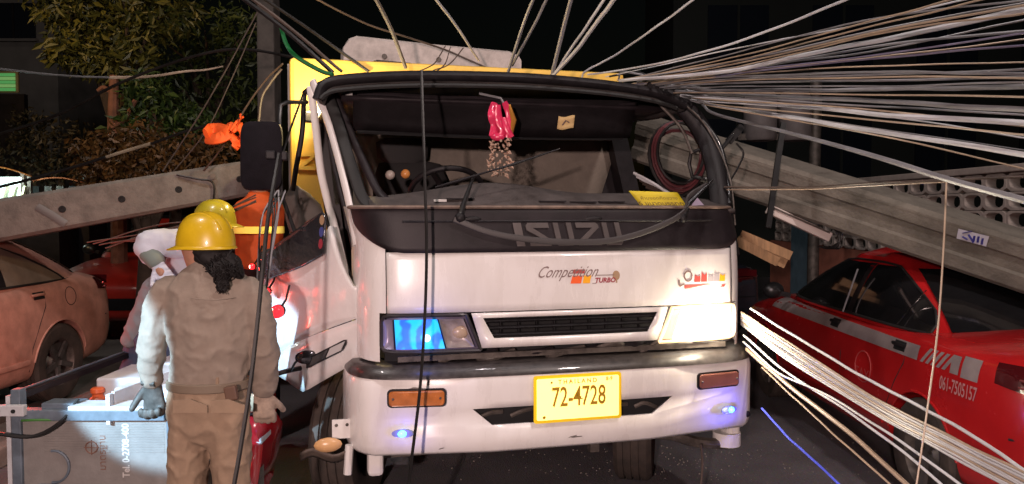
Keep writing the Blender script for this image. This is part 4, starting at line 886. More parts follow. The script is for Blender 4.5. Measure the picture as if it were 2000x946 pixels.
cable('cable', 'brown cable running just under the thick black one', [(480, -12, 4.5), (570, 58, 4.5), (668, 140, 4.5)], .011, M_BRNCABLE)
cable('cable', 'black cable slanting onto the yellow box left of the beam', [(500, -12, 5.2), (600, 55, 5.2), (720, 140, 5.2)], .012, M_BLKCABLE)
cable('cable', 'green cable curving down to the corner of the cab', [(548, 52, 4.6), (560, 88, 4.55), (580, 112, 4.5), (625, 138, 4.4), (650, 146, 4.35)], .013, mat('green_cable', (.01, .13, .035), .4))
for a in ((820, 140, 870, 90), (850, 142, 880, 92), (846, 138, 905, 94)):
    cable('wire', 'thin loose wire curled above the windscreen top', [(a[0], a[1], 4.4), ((a[0] + a[2]) / 2 + 4, (a[1] + a[3]) / 2 + 8, 4.5), (a[2], a[3], 4.6)], .0035, M_BRNCABLE, 'loose wires above the windscreen', cat='wire')
# hanging in front of the truck and the worker
cable('cable', 'black cable hanging straight down across the front of the truck', [(823, 138, 3.55), (829, 330, 3.42), (833, 520, 3.36), (822, 740, 3.3), (796, 960, 3.2)], .0075, M_BLKCABLE)
cable('cable', 'black cable hanging down across the back of the nearest worker', [(545, 300, 2.9), (522, 440, 2.75), (502, 640, 2.65), (482, 800, 2.6), (455, 960, 2.55)], .0080, M_BLKCABLE)
cable('cable', 'thin pale cable hanging down beside the rear door of the red taxi', [(1849, 345, 2.7), (1843, 480, 2.65), (1832, 640, 2.6), (1814, 780, 2.55), (1788, 960, 2.5)], .0032, M_TANCABLE)
cable('cable', 'thin black cable hanging to the road below the bumper', [(1369, 868, 3.9), (1372, 905, 3.9), (1368, 960, 3.9)], .006, M_BRNCABLE)
cable('cable', 'dark cable stretched level in front of the right pole', [(1415, 366, 4.2), (1560, 366, 3.8), (1720, 358, 3.3), (2040, 344, 2.8)], .0060, M_BRNCABLE)
cable('cable', 'tan cable just under the dark level one at the right', [(1420, 371, 4.2), (1560, 370, 3.8), (1845, 356, 3.1)], .0032, M_TANCABLE)
# lower right bundle in the headlamp's beam
GB = 'bright cables in the headlamp beam'
cable('cable', 'single bright cable above the bundle in the headlamp beam', [(1466, 603, 3.95), (1590, 680, 3.4), (1720, 755, 2.95), (1860, 828, 2.5), (2040, 945, 2.1)], .0058, M_WHTCABLE)
for i in range(9):
    o = i - 4
    cable('cable', 'pale cable within the thick bundle lit by the headlamp', [(1448, 622 + o * 3, 4.02 + .01 * i), (1530, 680 + o * 4.2, 3.6 + .02 * (i % 3)), (1700, 788 + o * 4, 3.0 + .02 * (i % 3)), (1850, 868 + o * 4.5, 2.5), (2040, 966 + o * 6, 2.1)], .0048, M_WHTCABLE if i % 3 else M_TANCABLE, GB)
cable('cable', 'bright cable looping just below the thick lit bundle', [(1452, 655, 4.0), (1540, 730, 3.6), (1650, 800, 3.2), (1760, 880, 2.9), (1870, 975, 2.6)], .0055, M_WHTCABLE)
cable('cable', 'bright cable meeting the bundle from underneath', [(1452, 668, 4.0), (1520, 728, 3.65), (1620, 775, 3.3), (1740, 850, 2.9), (1900, 965, 2.5)], .0052, M_WHTCABLE)
cable('cable', 'thick cream cable lowest but one of the lit cables', [(1458, 682, 4.0), (1550, 762, 3.6), (1650, 838, 3.2), (1790, 965, 2.8)], .0095, M_TANCABLE)
cable('cable', 'thin cream cable lowest of the lit cables', [(1488, 718, 3.9), (1570, 795, 3.5), (1650, 868, 3.2), (1770, 975, 2.9)], .0045, M_TANCABLE)
cable('cable', 'cable with blue light put in its colour trailing along the dark road below the lit cables', [(1488, 798, 3.75), (1530, 845, 3.5), (1580, 892, 3.3), (1660, 965, 3.1)], .0055, mat('blue_lit_cable', (.12, .16, .95), .3))  # blue light falling on the cable is put into its base colour
# left side
cable('cable', 'dark cable sagging in front of the trees towards the upright pole', [(-20, 268, 7.0), (110, 225, 7.0), (240, 160, 6.8), (380, 110, 6.6), (480, 97, 6.5), (610, 120, 6.2)], .013, M_BLKCABLE)
cable('branch', 'pale snapped branch end hanging in front of the trees', [(215, 152, 7.2), (290, 150, 7.2), (360, 140, 7.2), (400, 137, 7.2), (436, 130, 7.2)], (.016, .007), mat('pale_bark', (.42, .32, .24), .8, var=.3), cat='branch')
cable('cable', 'grey cable running level past the lit window to the branch', [(-20, 132, 7.5), (100, 146, 7.4), (215, 152, 7.2)], .010, M_GREYCABLE)
cable('cable', 'dark cable climbing from the stall awning past the lower leaves', [(-20, 370, 6.6), (60, 350, 6.6), (150, 325, 6.6), (210, 306, 6.6)], .014, M_BLKCABLE)
cable('cable_sleeve', 'pale worn sleeve on the cable below the tree', [(208, 307, 6.6), (250, 294, 6.6), (295, 281, 6.6)], .015, mat('worn_sleeve', (.28, .22, .15), .7, var=.4), cat='cable')
cable('cable', 'dark cable going on from the pale sleeve to the orange rag', [(293, 282, 6.6), (360, 258, 6.5), (430, 238, 6.4)], .012, M_BLKCABLE)
cable('cable', 'thin cable of the slanting pair left of the upright pole, upper', [(505, 20, 6.0), (440, 140, 6.0), (380, 240, 6.0), (318, 335, 6.0)], .006, M_BRNCABLE)
cable('cable', 'thin cable of the slanting pair left of the upright pole, lower', [(500, 45, 5.9), (450, 160, 5.9), (400, 260, 5.9), (335, 340, 5.9)], .005, M_BRNCABLE)
cable('strap', 'taut brown strap running up through the orange rag to the box corner', [(398, 334, 5.6), (440, 280, 5.5), (480, 210, 5.4), (525, 150, 5.3), (552, 125, 5.2)], .007, M_BRNCABLE, cat='strap')
cable('cable', 'grey sheath hanging off the corner of the cargo box', [(505, 240, 5.3), (512, 190, 5.3), (530, 160, 5.3), (550, 135, 5.3)], .009, M_BRNCABLE)
random.seed(4)
for i in range(6):
    cable('wire', 'thin brown wire in the loose spray behind the yellow helmet', [(170 + 12 * i, 476 + random.uniform(-6, 10), 4.75), (300, 455 + 5 * i - random.uniform(0, 20), 4.7), (400, 425 + 3 * i, 4.65), (500, 385 + random.uniform(-8, 14), 4.6)], .0045, M_BRNCABLE, 'loose wires behind the helmet', cat='wire')
random.seed(9)
for i in range(7):
    x = 520 + i * 6
    cable('wire', 'dark wire in the bundle hanging under the mirror', [(540 + random.uniform(-14, 22), 372, 3.75), (x - 6 + random.uniform(-12, 12), 430, 3.7), (505 + i * 3.5 + random.uniform(-6, 6), 500 + random.uniform(0, 90), 3.65)], .004, M_BLKCABLE if i % 3 else M_GREYCABLE, 'dark wires hanging under the mirror', cat='wire')
# coil of dark red cable by the side window
coil = thing('cable_coil', 'coil of dark red cable hanging in the side window of the cab', 'cable coil', at(1325, 300, 4.75))
for i in range(7):
    c = at(1325, 305, 4.75); r0 = .15 + .012 * (i % 4)
    pts = [Vector((r0 * .95 * math.cos(a) + .015 * i * math.sin(2 * a) * .3, .02 * i - .06 + .03 * math.sin(a), r0 * 1.25 * math.sin(a) - .01 * i)) for a in [2 * math.pi * k / 22 for k in range(23)]]
    MB().tube(pts, .010, 6, caps=False).build('loop', mat('maroon_cable', (.085, .022, .026), .4) if i % 3 else M_BLKCABLE, coil)
for i in range(5):
    cable('trunking', 'pale strip sticking out through the side window of the cab', [(1238 + 6 * i, 338 + 7 * i, 4.6), (1275 + 8 * i, 358 + 6 * i, 4.5), (1325 + 4 * i, 392, 4.35)], .009, M_WHTCABLE if i < 2 else M_BRNCABLE, 'strips in the cab side window', cat='strip')
hd = thing('mirror_bracket', 'black bent mirror bracket outside the far side window of the cab', 'bracket', at(1360, 320, 4.6))
MB().tube([at(p[0], p[1], 4.6) - at(1360, 320, 4.6) for p in ((1380, 350), (1352, 345), (1346, 320), (1350, 298), (1375, 290))], .012, 8).build('bracket_tube', M_BLACKMETAL, hd)
mb2 = tag(MB().tube([at(1402, 300, 4.35), at(1425, 272, 4.4), at(1448, 246, 4.45)], .012, 8).build('bracket', M_BLACKMETAL), 'black folded mirror arm sticking out over the right pole', 'bracket')
MB().box(at(1436, 262, 4.42), (.04, .03, .12), Matrix.Rotation(R(40), 3, 'Y')).build('arm_plate', M_BLACKMETAL, mb2, smooth=False)
MB().tube(spline([at(1438, 280, 4.4), at(1452, 300, 4.4), at(1440, 330, 4.35), at(1425, 355, 4.3)], 5), .006, 6).build('arm_cable', M_BLKCABLE, mb2)

# ------------------------------------------------------------------ things hanging or lying in the cab
gar = thing('garland', 'flower garland with a shiny pink ribbon hanging in the windscreen opening', 'garland', at(980, 200, 4.02))
gp = lambda px, py, D=4.0: at(px, py, D) - at(980, 200, 4.02)
M_RIB = mat('pink_satin', (.62, .03, .10), .25, coat=.4, bump=.5, bscale=25)
for pts, w in (([(966, 202), (962, 225), (968, 245), (962, 268)], .028), ([(972, 205), (974, 232), (984, 255), (976, 270)], .024), ([(985, 200), (994, 220), (998, 245), (992, 270)], .022), ([(984, 230), (990, 250), (1000, 268)], .018)):
    P = spline([gp(x, y, 4.0 + .02 * math.sin(y)) for x, y in pts], 5)
    MB().tube(P, [(w * (.55 + .45 * math.sin(.3 + 2.5 * i / len(P))), .008) for i in range(len(P))], 8, lat=(1, .4, 0)).build('ribbon', M_RIB, gar)
MB().ball(gp(972, 268, 3.98), .035, 10, 6, (1.1, .6, .6)).build('ribbon_knot', M_RIB, gar)
MB().tube([gp(994, 205), gp(1003, 235), gp(998, 262)], [.01, .016, .01], 8).build('gold_tag', mat('gold_foil', (.5, .22, .04), .3, metal=.5), gar)
M_FLW = mat('dried_jasmine', (.50, .38, .29), .7, col2=(.30, .14, .09), vscale=40); random.seed(2)
for k in range(64):
    t = k / 64; a = k * 2.4; rr = .036 * (1 + .5 * math.exp(-((t - .68) / .12) ** 2)) * (1 if t < .85 else .7)
    p = gp(977, 272 + 72 * t, 4.0) + Vector((rr * math.cos(a), rr * .6 * math.sin(a), random.uniform(-.006, .006)))
    MB().tube([p, p + Vector((math.cos(a) * .014, math.sin(a) * .008 - .006, random.uniform(-.014, .006))), p + Vector((math.cos(a) * .024, math.sin(a) * .01 - .008, random.uniform(-.018, .010)))], [.004, .0075, .0015], 5).build('flower', M_FLW, gar)
MB().tube([gp(985, 205, 4.1), gp(978, 192, 4.1), gp(936, 183, 4.1)], .007, 6).build('hanger', M_GREYCABLE, gar)
note = tag(MB().grid(lambda u, v: at(1088 + 32 * u + 3 * v, 252 - 25 * v + 2 * math.sin(5 * u), 4.25), 6, 3).build('paper_note', mat('yellow_paper', (.62, .44, .20), .8), solid=.001, recalc=False), 'small yellow paper note stuck on the overhead shelf', 'note')
MB().tube([at(1098, 245, 4.243), at(1105, 236, 4.243), at(1112, 240, 4.243)], .004, 5).build('scribble', M_INK, note)
def yl(px, py, e=0.): return at(px, py, 3.93 - e)
ys = tag(MB().grid(lambda u, v: yl(1228 + 95 * u + 26 * (1 - v) * (1 - .2 * u), 406 - 33 * v + 3 * u * v), 8, 4).build('yellow_sticker', mat('yellow_sheet', (.58, .46, .015), .55, var=.1), solid=.0015, recalc=False), 'yellow printed sticker sheet lying on the dashboard edge', 'sticker')
def yfn(u, v): return yl(1297 + u, 386 - v, .008)
M_YINK = mat('brown_print', (.10, .06, .01), .6)
lettering('lettering', 'ห้ามจอดกีดขวาง', lambda u, v: yl(1288 + u * 560 - v * 500 * .35, 390 - v * 400, .010), .02, M_YINK, ys)
lettering('lettering', '5 ขนาดบรรทุก', lambda u, v: yl(1294 + u * 640 - v * 300, 401 - v * 400, .010), .024, M_YINK, ys, bold=.0004)
tri = tag(MB().prism([(1350, 402), (1375, 401), (1362, 386)], lambda a, bb, w: yl(a, bb, w), .002).build('triangle_sticker', mat('lilac_sheet', (.30, .26, .36), .6), smooth=False), 'small lilac triangle sticker beside the yellow sheet', 'sticker')
# ------------------------------------------------------------------ people
def etube(b, nodes, lat=(1, 0, 0), n=14):
    P = [Vector(k[0]) for k in nodes]; r = [(k[1], k[2] if len(k) > 2 else k[1]) for k in nodes]
    t0 = (P[0] - P[1]).normalized(); t1 = (P[-1] - P[-2]).normalized()
    a, c = min(r[0]), min(r[-1])
    P = [P[0] + t0 * a * .75, P[0] + t0 * a * .45] + P + [P[-1] + t1 * c * .45, P[-1] + t1 * c * .75]
    r = [(r[0][0] * .35, r[0][1] * .35), (r[0][0] * .78, r[0][1] * .78)] + r + [(r[-1][0] * .78, r[-1][1] * .78), (r[-1][0] * .35, r[-1][1] * .35)]
    b.tube(P, r, n, lat=lat)
def dense(nodes, per=4):
    P = spline([k[0] for k in nodes], per); out = []
    for i, p in enumerate(P):
        f = i / per; k = min(int(f), len(nodes) - 2); t = f - k
        ra = nodes[k][1] + (nodes[k + 1][1] - nodes[k][1]) * t
        r2 = [q[2] if len(q) > 2 else q[1] for q in (nodes[k], nodes[k + 1])]
        out.append((p, ra, r2[0] + (r2[1] - r2[0]) * t))
    return out
_tex = {}
def organic(name, chains, m, parent, voxel=.012, wrinkle=0., wscale=.07, smooth=4):
    b = MB()
    for c in chains: etube(b, dense(c[0]), c[1] if len(c) > 1 else (1, 0, 0))
    o = b.build(name, m, parent)
    k = o.modifiers.new('r', 'REMESH'); k.mode = 'VOXEL'; k.voxel_size = voxel; k.use_smooth_shade = True
    k = o.modifiers.new('s', 'SMOOTH'); k.iterations = smooth; k.factor = .5
    if wrinkle:
        if wscale not in _tex:
            t = bpy.data.textures.new('folds%s' % wscale, 'CLOUDS'); t.noise_scale = wscale; t.noise_depth = 2; _tex[wscale] = t
        k = o.modifiers.new('d', 'DISPLACE'); k.texture = _tex[wscale]; k.strength = wrinkle * .35; k.mid_level = .5; k.texture_coords = 'LOCAL'
        if voxel < .0125 and wrinkle > .015:
            if 'crease' not in _tex:
                t = bpy.data.textures.new('crease', 'MUSGRAVE'); t.musgrave_type = 'RIDGED_MULTIFRACTAL'; t.noise_scale = .085; t.octaves = 2; t.lacunarity = 2.1; t.gain = 1.6; t.offset = .9; _tex['crease'] = t
            k = o.modifiers.new('c', 'DISPLACE'); k.texture = _tex['crease']; k.strength = .009; k.mid_level = .4; k.texture_coords = 'LOCAL'
    return o
def hand_chains(Wp, d, a, curl=.5, s=1.):
    Wp, d, a = Vector(Wp), Vector(d).normalized(), Vector(a).normalized(); n = d.cross(a).normalized()
    ch = [([(Wp - d * .03, .030 * s, .024 * s), (Wp + d * .03 * s, .036 * s, .019 * s), (Wp + d * .085 * s, .041 * s, .017 * s)], a)]
    for i, (L_, off) in enumerate(((.070, -.031), (.079, -.0105), (.073, .0105), (.057, .030))):
        p = Wp + d * .085 * s + a * off * s; pts = [(p - d * .015, .0105 * s)]; ang = curl * .35; q = p
        for seg in (.42, .33, .25):
            q = q + (d * math.cos(ang) + n * math.sin(ang)) * L_ * seg * s; pts.append((q.copy(), .0098 * s)); ang += curl * .9
        ch.append((pts, a))
    b0 = Wp + d * .025 * s - a * .03 * s
    ch.append(([(b0, .014 * s), (b0 + (-a * .6 + d * .75 + n * .3) * .035 * s, .0125 * s), (b0 + (-a * .55 + d * .95 + n * .6) * .062 * s, .011 * s)], a))
    return ch
def helmet(parent, c, yaw, m, s=1., tilt=0.):
    h = bpy.data.objects.new('helmet', None); COL.objects.link(h); h.parent = parent; h.location = c; h.rotation_euler = (tilt, 0, yaw)   # peak points along +x
    def shell(u, v):
        a = 2 * math.pi * u; e = v * math.pi / 2; ridge = .006 * math.exp(-(math.sin(a) * math.cos(e) / .12) ** 2) * (math.sin(e) > .2)
        return Vector((.128 * s * math.cos(a) * math.cos(e) ** .75, .108 * s * math.sin(a) * math.cos(e) ** .75, (.142 * s + ridge) * math.sin(e) ** .92))
    MB().grid(shell, 40, 12).build('helmet_shell', m, h, weld=.0005)
    def brim(u, v):
        a = 2 * math.pi * u; pk = max(0, math.cos(a)) ** 2; w = (.010 + .045 * pk) * v * s
        return Vector(((.127 * s + w) * math.cos(a), (.107 * s + w * .8) * math.sin(a), .004 - .014 * v - .006 * pk * v))
    MB().grid(brim, 40, 3).build('helmet_brim', m, h, solid=.003)
    for sy in (-.035, 0, .035):
        MB().tube([Vector((.128 * s * math.cos(t) * .97, sy * s, .142 * s * math.sin(t) ** .92 * (1 - (sy / .108) ** 2 * .35) + .002)) for t in [math.pi * (.16 + .68 * i / 12) for i in range(13)]], .005, 6).build('helmet_ridge', m, h)
    return h
M_KHAKI = mat('khaki_cotton', (.225, .18, .145), .9, var=.10, vscale=18, bump=.25, bscale=260)
M_KHAKI2 = mat('tan_trouser_cotton', (.265, .185, .125), .9, var=.12, vscale=14, bump=.25, bscale=260)
M_HELM = mat('yellow_helmet', (.52, .34, .008), .34, coat=.3, var=.1, vscale=12)
M_GLOVE = mat('dark_leather_glove', (.055, .05, .045), .6, var=.4, vscale=30)
M_GLOVE2 = mat('dirty_pale_glove', (.30, .23, .18), .8, var=.35, vscale=25)
M_BOOT = mat('black_boot', (.015, .014, .013), .5)
def W1(px, py, d=0.): return at(px, py, 3.2 + d)
P1 = thing('person', 'worker in khaki uniform and yellow helmet with a black ponytail, back turned', 'person', (W1(405, 900).x, 3.2, 0))
o1 = Vector(P1.location); L1 = lambda px, py, d=0.: W1(px, py, d) - o1
organic('body', [([(L1(393, 440, .02), .05, .06), (L1(392, 462, .02), .078, .088), (L1(391, 492, .01), .074, .085), (L1(388, 518, .0), .052, .06)],),
                 ([(L1(364, 497, .03), .010), (L1(371, 493, .03), .02)],),
                 ([(L1(398, 500, .02), .052), (L1(404, 540, .02), .055), (L1(406, 580, .02), .12, .08), (L1(408, 740, .02), .13, .09)],),
                 ([(L1(325, 575, .03), .045), (L1(300, 660, .04), .042), (L1(297, 750, .06), .030)],), ([(L1(490, 580, .03), .045), (L1(517, 670, .03), .042), (L1(515, 765, .05), .030)],),
                 ([(L1(372, 800, .02), .08), (L1(370, 950, .02), .055), (L1(370, 1140, .02), .04)],), ([(L1(446, 800, .02), .08), (L1(452, 950, .02), .055), (L1(452, 1140, .02), .04)],)], M_SKIN, P1, .012)
organic('shirt', [([(L1(404, 522), .075, .072), (L1(404, 538), .125, .085), (L1(406, 556), .185, .098), (L1(410, 600), .195, .115), (L1(414, 660), .185, .120), (L1(410, 715), .166, .118), (L1(408, 752), .162, .115)],),
                  ([(L1(342, 562, .01), .060), (L1(319, 580, .0), .064), (L1(306, 625, .0), .060), (L1(297, 680, .02), .057, .062), (L1(295, 722, .05), .050), (L1(297, 742, .06), .048)],),
                  ([(L1(474, 564, .01), .060), (L1(497, 585, .0), .064), (L1(509, 635, .0), .062), (L1(518, 695, .02), .060, .064), (L1(518, 735, .05), .052), (L1(515, 762, .06), .048)],),
                  ([(L1(402, 514, .01), .066, .066), (L1(404, 532, .01), .082, .078)],)], M_KHAKI, P1, .007, .022, .055, 4)
for seam in ([(330, 575), (370, 582), (410, 586), (450, 583), (488, 577)],): MB().tube(spline([L1(x, y, -.118 + .00000045 * abs(x - 410) ** 2.9) for x, y in seam], 5), .0022, 5).build('yoke_seam', M_KHAKI, P1)
organic('trousers', [([(L1(408, 750), .160, .115), (L1(408, 785), .172, .132), (L1(408, 828), .172, .128)],),
                     ([(L1(374, 815), .088, .115), (L1(370, 880), .086, .098), (L1(368, 960), .078, .085), (L1(369, 1060), .070, .078), (L1(370, 1160), .066, .075)],),
                     ([(L1(444, 815), .088, .115), (L1(450, 880), .084, .098), (L1(452, 960), .076, .085), (L1(452, 1060), .070, .078), (L1(452, 1160), .066, .075)],)], M_KHAKI2, P1, .007, .02, .06, 4)
bz = L1(408, 748)
belt = MB().loft([[bz + Vector((.172 * f * math.cos(a * .2618), .126 * f * math.sin(a * .2618), dz)) for a in range(24)] for dz, f in ((-.02, .99), (-.016, 1.02), (.014, 1.02), (.018, .99))]).build('belt', mat('tan_belt', (.16, .12, .085), .7, bump=.2), P1)
for px in (372, 392, 425, 452): MB().box(L1(px, 750, -.130 + .0016 * abs(px - 408)), (.012, .012, .055)).build('belt_loop', M_KHAKI2, belt, smooth=False)
MB().box(L1(452, 768, -.12), (.05, .03, .06), Matrix.Rotation(R(-10), 3, 'Y')).build('belt_pouch', mat('brown_leather', (.10, .05, .03), .6), belt, bevel=.006, smooth=False)
for px in (372, 446): MB().prism([(-.07, 0), (.07, 0), (.07, .03), (.0, .055), (-.07, .05)], lambda u, v, w: L1(px, 792, -.138) + Vector((u, -.004 + w, v - .03)), .006).build('pocket_flap', M_KHAKI2, P1, smooth=False)
for px, m in ((370, M_BOOT), (452, M_BOOT)):
    c = L1(px, 1150); c.z = 0
    MB().loft([[c + Vector((.045 * w * math.cos(a * .3927), .05 + .13 * w * math.sin(a * .3927) if z < .07 else .05 * w * math.sin(a * .3927), z)) for a in range(16)] for z, w in ((0, 1), (.02, 1.04), (.06, .95), (.09, 1), (.16, .95))]).build('boot', m, P1)
organic('glove', hand_chains(L1(297, 748, .06), (.04, .15, -1), (1, -.15, .02), 1.5, 1.25), M_GLOVE, P1, .0055, .006, .02, 2)
organic('glove', hand_chains(L1(514, 768, .06), (-.02, .15, -1), (-1, -.2, 0), 1.2, 1.2), M_GLOVE2, P1, .0055, .008, .02, 2)
MB().tube([L1(285, 744, .06), L1(310, 746, .06)], [(.02, .05)] * 2, 12, lat=(0, 0, 1)).build('glove_cuff', M_GLOVE, P1)
# hair: mass at the nape and a curly ponytail
organic('hair', [([(L1(402, 478, .0), .072, .07), (L1(415, 500, -.02), .07, .06), (L1(428, 520, -.03), .055, .05), (L1(445, 535, -.04), .04, .035)],), ([(L1(435, 505, -.02), .05), (L1(455, 520, -.05), .045, .035), (L1(468, 535, -.06), .025)],)], M_HAIR, P1, .008, .02, .02, 1)
random.seed(21); hb = MB()
for k in range(150):
    x0, y0 = random.gauss(428, 16), random.gauss(508, 9); x1 = random.choice((436, 436, 436, 462, 450)) + random.gauss(0, 6); y1 = 540 + random.uniform(0, 36) if x1 < 446 else 530 + random.uniform(0, 14); ph = random.uniform(0, 6)
    hb.tube([L1(x0 + (x1 - x0) * t + 3.2 * math.sin(ph + 15 * t), y0 + (y1 - y0) * t, -.055 - .055 * min(1, t * 2) + .008 * math.cos(ph + 15 * t)) for t in [i / 9 for i in range(10)]], [.0032] * 9 + [.001], 4)
hb.build('ponytail', M_HAIR, P1)
helmet(P1, L1(402, 481, .01), R(180 - 20), M_HELM, 1.0)
# second worker, bent over behind the first
def W2(px, py, d=0.): return at(px, py, 4.5 + d)
P2 = thing('person', 'worker in white long sleeves and lime helmet bending behind the khaki worker', 'person', (W2(300, 800).x, 4.55, 0))
o2 = Vector(P2.location); L2 = lambda px, py, d=0.: W2(px, py, d) - o2
M_SHIRT = mat('white_cotton_shirt', (.52, .53, .60), .85, bump=.2, bscale=200)
organic('body', [([(L2(420, 425), .07, .08), (L2(418, 455), .07, .08), (L2(412, 475), .05)],), ([(L2(408, 480), .05), (L2(395, 520), .15, .09), (L2(340, 640), .14, .09)],),
                 ([(L2(330, 640), .09), (L2(300, 800), .07), (L2(280, 1000, .02), .05)],), ([(L2(280, 640, .1), .09), (L2(250, 800, .1), .07), (L2(235, 990, .1), .05)],),
                 ([(L2(368, 480, -.12), .04), (L2(284, 478, -.18), .04), (L2(318, 535, -.25), .03)],)], M_SKIN, P2, .016)
organic('shirt', [([(L2(410, 478), .08), (L2(396, 505), .19, .11), (L2(370, 560), .19, .12), (L2(335, 640), .16, .12)],),
                  ([(L2(385, 482, -.08), .085), (L2(330, 475, -.14), .082), (L2(288, 478, -.18), .074), (L2(296, 502, -.21), .055)],)], M_SHIRT, P2, .012, .03, .07, 3)
organic('sleeve_cuff', [([(L2(290, 494, -.20), .056), (L2(306, 512, -.23), .052)],)], mat('grey_green_cuff', (.16, .19, .17), .8), P2, .010)
organic('glove', hand_chains(L2(308, 518, -.24), (.55, -.1, -.8), (.8, .2, .5), .6, 1.15), mat('striped_white_glove', (.55, .57, .66), .8, col2=(.12, .14, .22), vscale=9, stretch=(1, 1, 8), c2amt=.42), P2, .006, 0, .02, 2)
organic('trousers', [([(L2(335, 630), .16, .12), (L2(310, 680), .16, .12)],), ([(L2(322, 660), .10), (L2(300, 800), .085), (L2(285, 1010), .07)],), ([(L2(285, 650, .08), .10), (L2(250, 800, .1), .085), (L2(238, 1000, .1), .07)],)], mat('blue_denim', (.05, .07, .13), .85, var=.2, vscale=20), P2, .012, .02, .06, 3)
organic('jacket_tail', [([(L2(310, 560, -.05), .09, .07), (L2(275, 630, -.03), .075, .06), (L2(252, 668, -.02), .05, .04)],)], mat('grey_cloth', (.22, .22, .24), .85), P2, .010, .03, .05, 2)
for px in (284, 238):
    c = L2(px, 960); c.z = 0; c.y += .02
    MB().loft([[c + Vector((.045 * w * math.cos(a * .3927), -.05 + .13 * w * math.sin(a * .3927), z)) for a in range(16)] for z, w in ((0, 1), (.02, 1.04), (.06, .9), (.12, .5))]).build('boot', M_BOOT, P2)
helmet(P2, L2(420, 438), R(-15), mat('lime_helmet', (.40, .33, .02), .3, coat=.5), 1.0)
# third worker in an orange vest
def W3(px, py, d=0.): return at(px, py, 5.55 + d)
P3 = thing('person', 'worker in an orange vest with a yellow reflective band, mostly hidden behind the wires', 'person', (W3(484, 800).x, 5.55, 0))
o3 = Vector(P3.location); P3.location.x += .075; L3 = lambda px, py, d=0.: W3(px, py, d) - o3
organic('body', [([(L3(486, 340), .06, .08), (L3(486, 362), .075, .085), (L3(486, 385), .05)],), ([(L3(486, 388), .05), (L3(486, 410), .14, .09), (L3(486, 540), .14, .09)],), ([(L3(470, 545), .08), (L3(468, 840), .05)],), ([(L3(504, 545), .08), (L3(508, 840), .05)],)], M_SKIN, P3, .018)
organic('vest', [([(L3(486, 386), .10, .08), (L3(486, 405), .19, .12), (L3(486, 460), .18, .13), (L3(486, 520), .17, .13)],)], mat('orange_vest', (.55, .085, .012), .75, var=.15), P3, .014, .03, .07, 2)
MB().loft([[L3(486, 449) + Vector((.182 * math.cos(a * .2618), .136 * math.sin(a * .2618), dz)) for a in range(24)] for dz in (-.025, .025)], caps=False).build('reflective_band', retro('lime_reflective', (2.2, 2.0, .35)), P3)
organic('trousers', [([(L3(486, 520), .17, .125), (L3(486, 560), .16, .12)],), ([(L3(468, 560), .085), (L3(468, 840), .07)],), ([(L3(506, 560), .085), (L3(508, 840), .07)],)], M_DUSTY, P3, .016)
helmet(P3, L3(486, 352), R(90), M_HELM)

# ------------------------------------------------------------------ grey cabinet lying on its back
CX0, CX1, CY0, CY1, CZ = -2.33, -1.565, 3.50, 4.62, .775
CAB = thing('metal_cabinet', 'battered grey metal cabinet with open tray top and telephone number on its front', 'cabinet', ((CX0 + CX1) / 2, CY0, 0))
oc = Vector(CAB.location); C = lambda x, y, z: Vector((x, y, z)) - oc
M_CAB = mat('grey_beige_panel', (.20, .185, .175), .6, var=.16, vscale=7, bump=.15, bscale=60)
M_CABF = mat('blue_grey_frame', (.10, .125, .155), .5, var=.25, vscale=14)
M_CABW = mat('pale_grey_steel', (.46, .46, .48), .5, var=.12, vscale=10)
MB().box(C((CX0 + CX1) / 2, CY0 + .012, CZ / 2 - .015), (CX1 - CX0 - .09, .024, CZ - .06)).build('front_panel', M_CAB, CAB, smooth=False)
for y, z0_ in ((CY0, 0), (CY1, 0)):
    for x in (CX0 + .022, CX1 - .022): MB().box(C(x, y + .01, (CZ + .09 if x < -2 else CZ) / 2), (.044, .05, CZ + .09 if x < -2 else CZ)).build('corner_post', M_CABF, CAB, smooth=False, bevel=.004)
MB().box(C(CX0 - .012, CY0 + .005, CZ / 2 + .03), (.02, .04, CZ + .06)).build('edge_flange', M_CABW, CAB, smooth=False)
for x in (CX0 + .02, CX1 - .02): MB().box(C(x, (CY0 + CY1) / 2, CZ / 2 - .03), (.02, CY1 - CY0 - .05, CZ - .08)).build('side_panel', M_CAB, CAB, smooth=False)
MB().box(C((CX0 + CX1) / 2, CY1, CZ / 2 - .03), (CX1 - CX0 - .1, .02, CZ - .08)).build('back_panel', M_CAB, CAB, smooth=False)
MB().box(C((CX0 + CX1) / 2, CY0 + .0, CZ - .028), (CX1 - CX0 - .09, .06, .05)).build('front_rail', M_CABF, CAB, smooth=False, bevel=.004)
MB().box(C((CX0 + CX1) / 2 + .1, CY0 + .03, CZ + .006), (CX1 - CX0 - .35, .12, .018)).build('top_flange', M_CABW, CAB, smooth=False)
MB().box(C(CX0 + .02, (CY0 + CY1) / 2, CZ + .055), (.04, CY1 - CY0, .03)).build('top_rail', M_DUSTY, CAB, smooth=False)
MB().box(C(CX0 + .0, (CY0 + CY1) / 2, CZ + .073), (.010, CY1 - CY0, .008)).build('rail_edge', M_CABF, CAB, smooth=False)
MB().box(C((CX0 + CX1) / 2, CY1, CZ + .045), (CX1 - CX0, .04, .05)).build('rear_rail', M_CABF, CAB, smooth=False)
MB().box(C((CX0 + CX1) / 2, (CY0 + CY1) / 2, CZ - .07), (CX1 - CX0 - .06, CY1 - CY0 - .04, .015)).build('tray', mat('rusty_tray', (.075, .068, .06), .8, col2=(.16, .14, .12), vscale=9, bump=.4), CAB, smooth=False)
MB().box(C(-1.78, 3.92, CZ - .01), (.42, .34, .09)).build('inner_housing', M_CABW, CAB, smooth=False, bevel=.01)
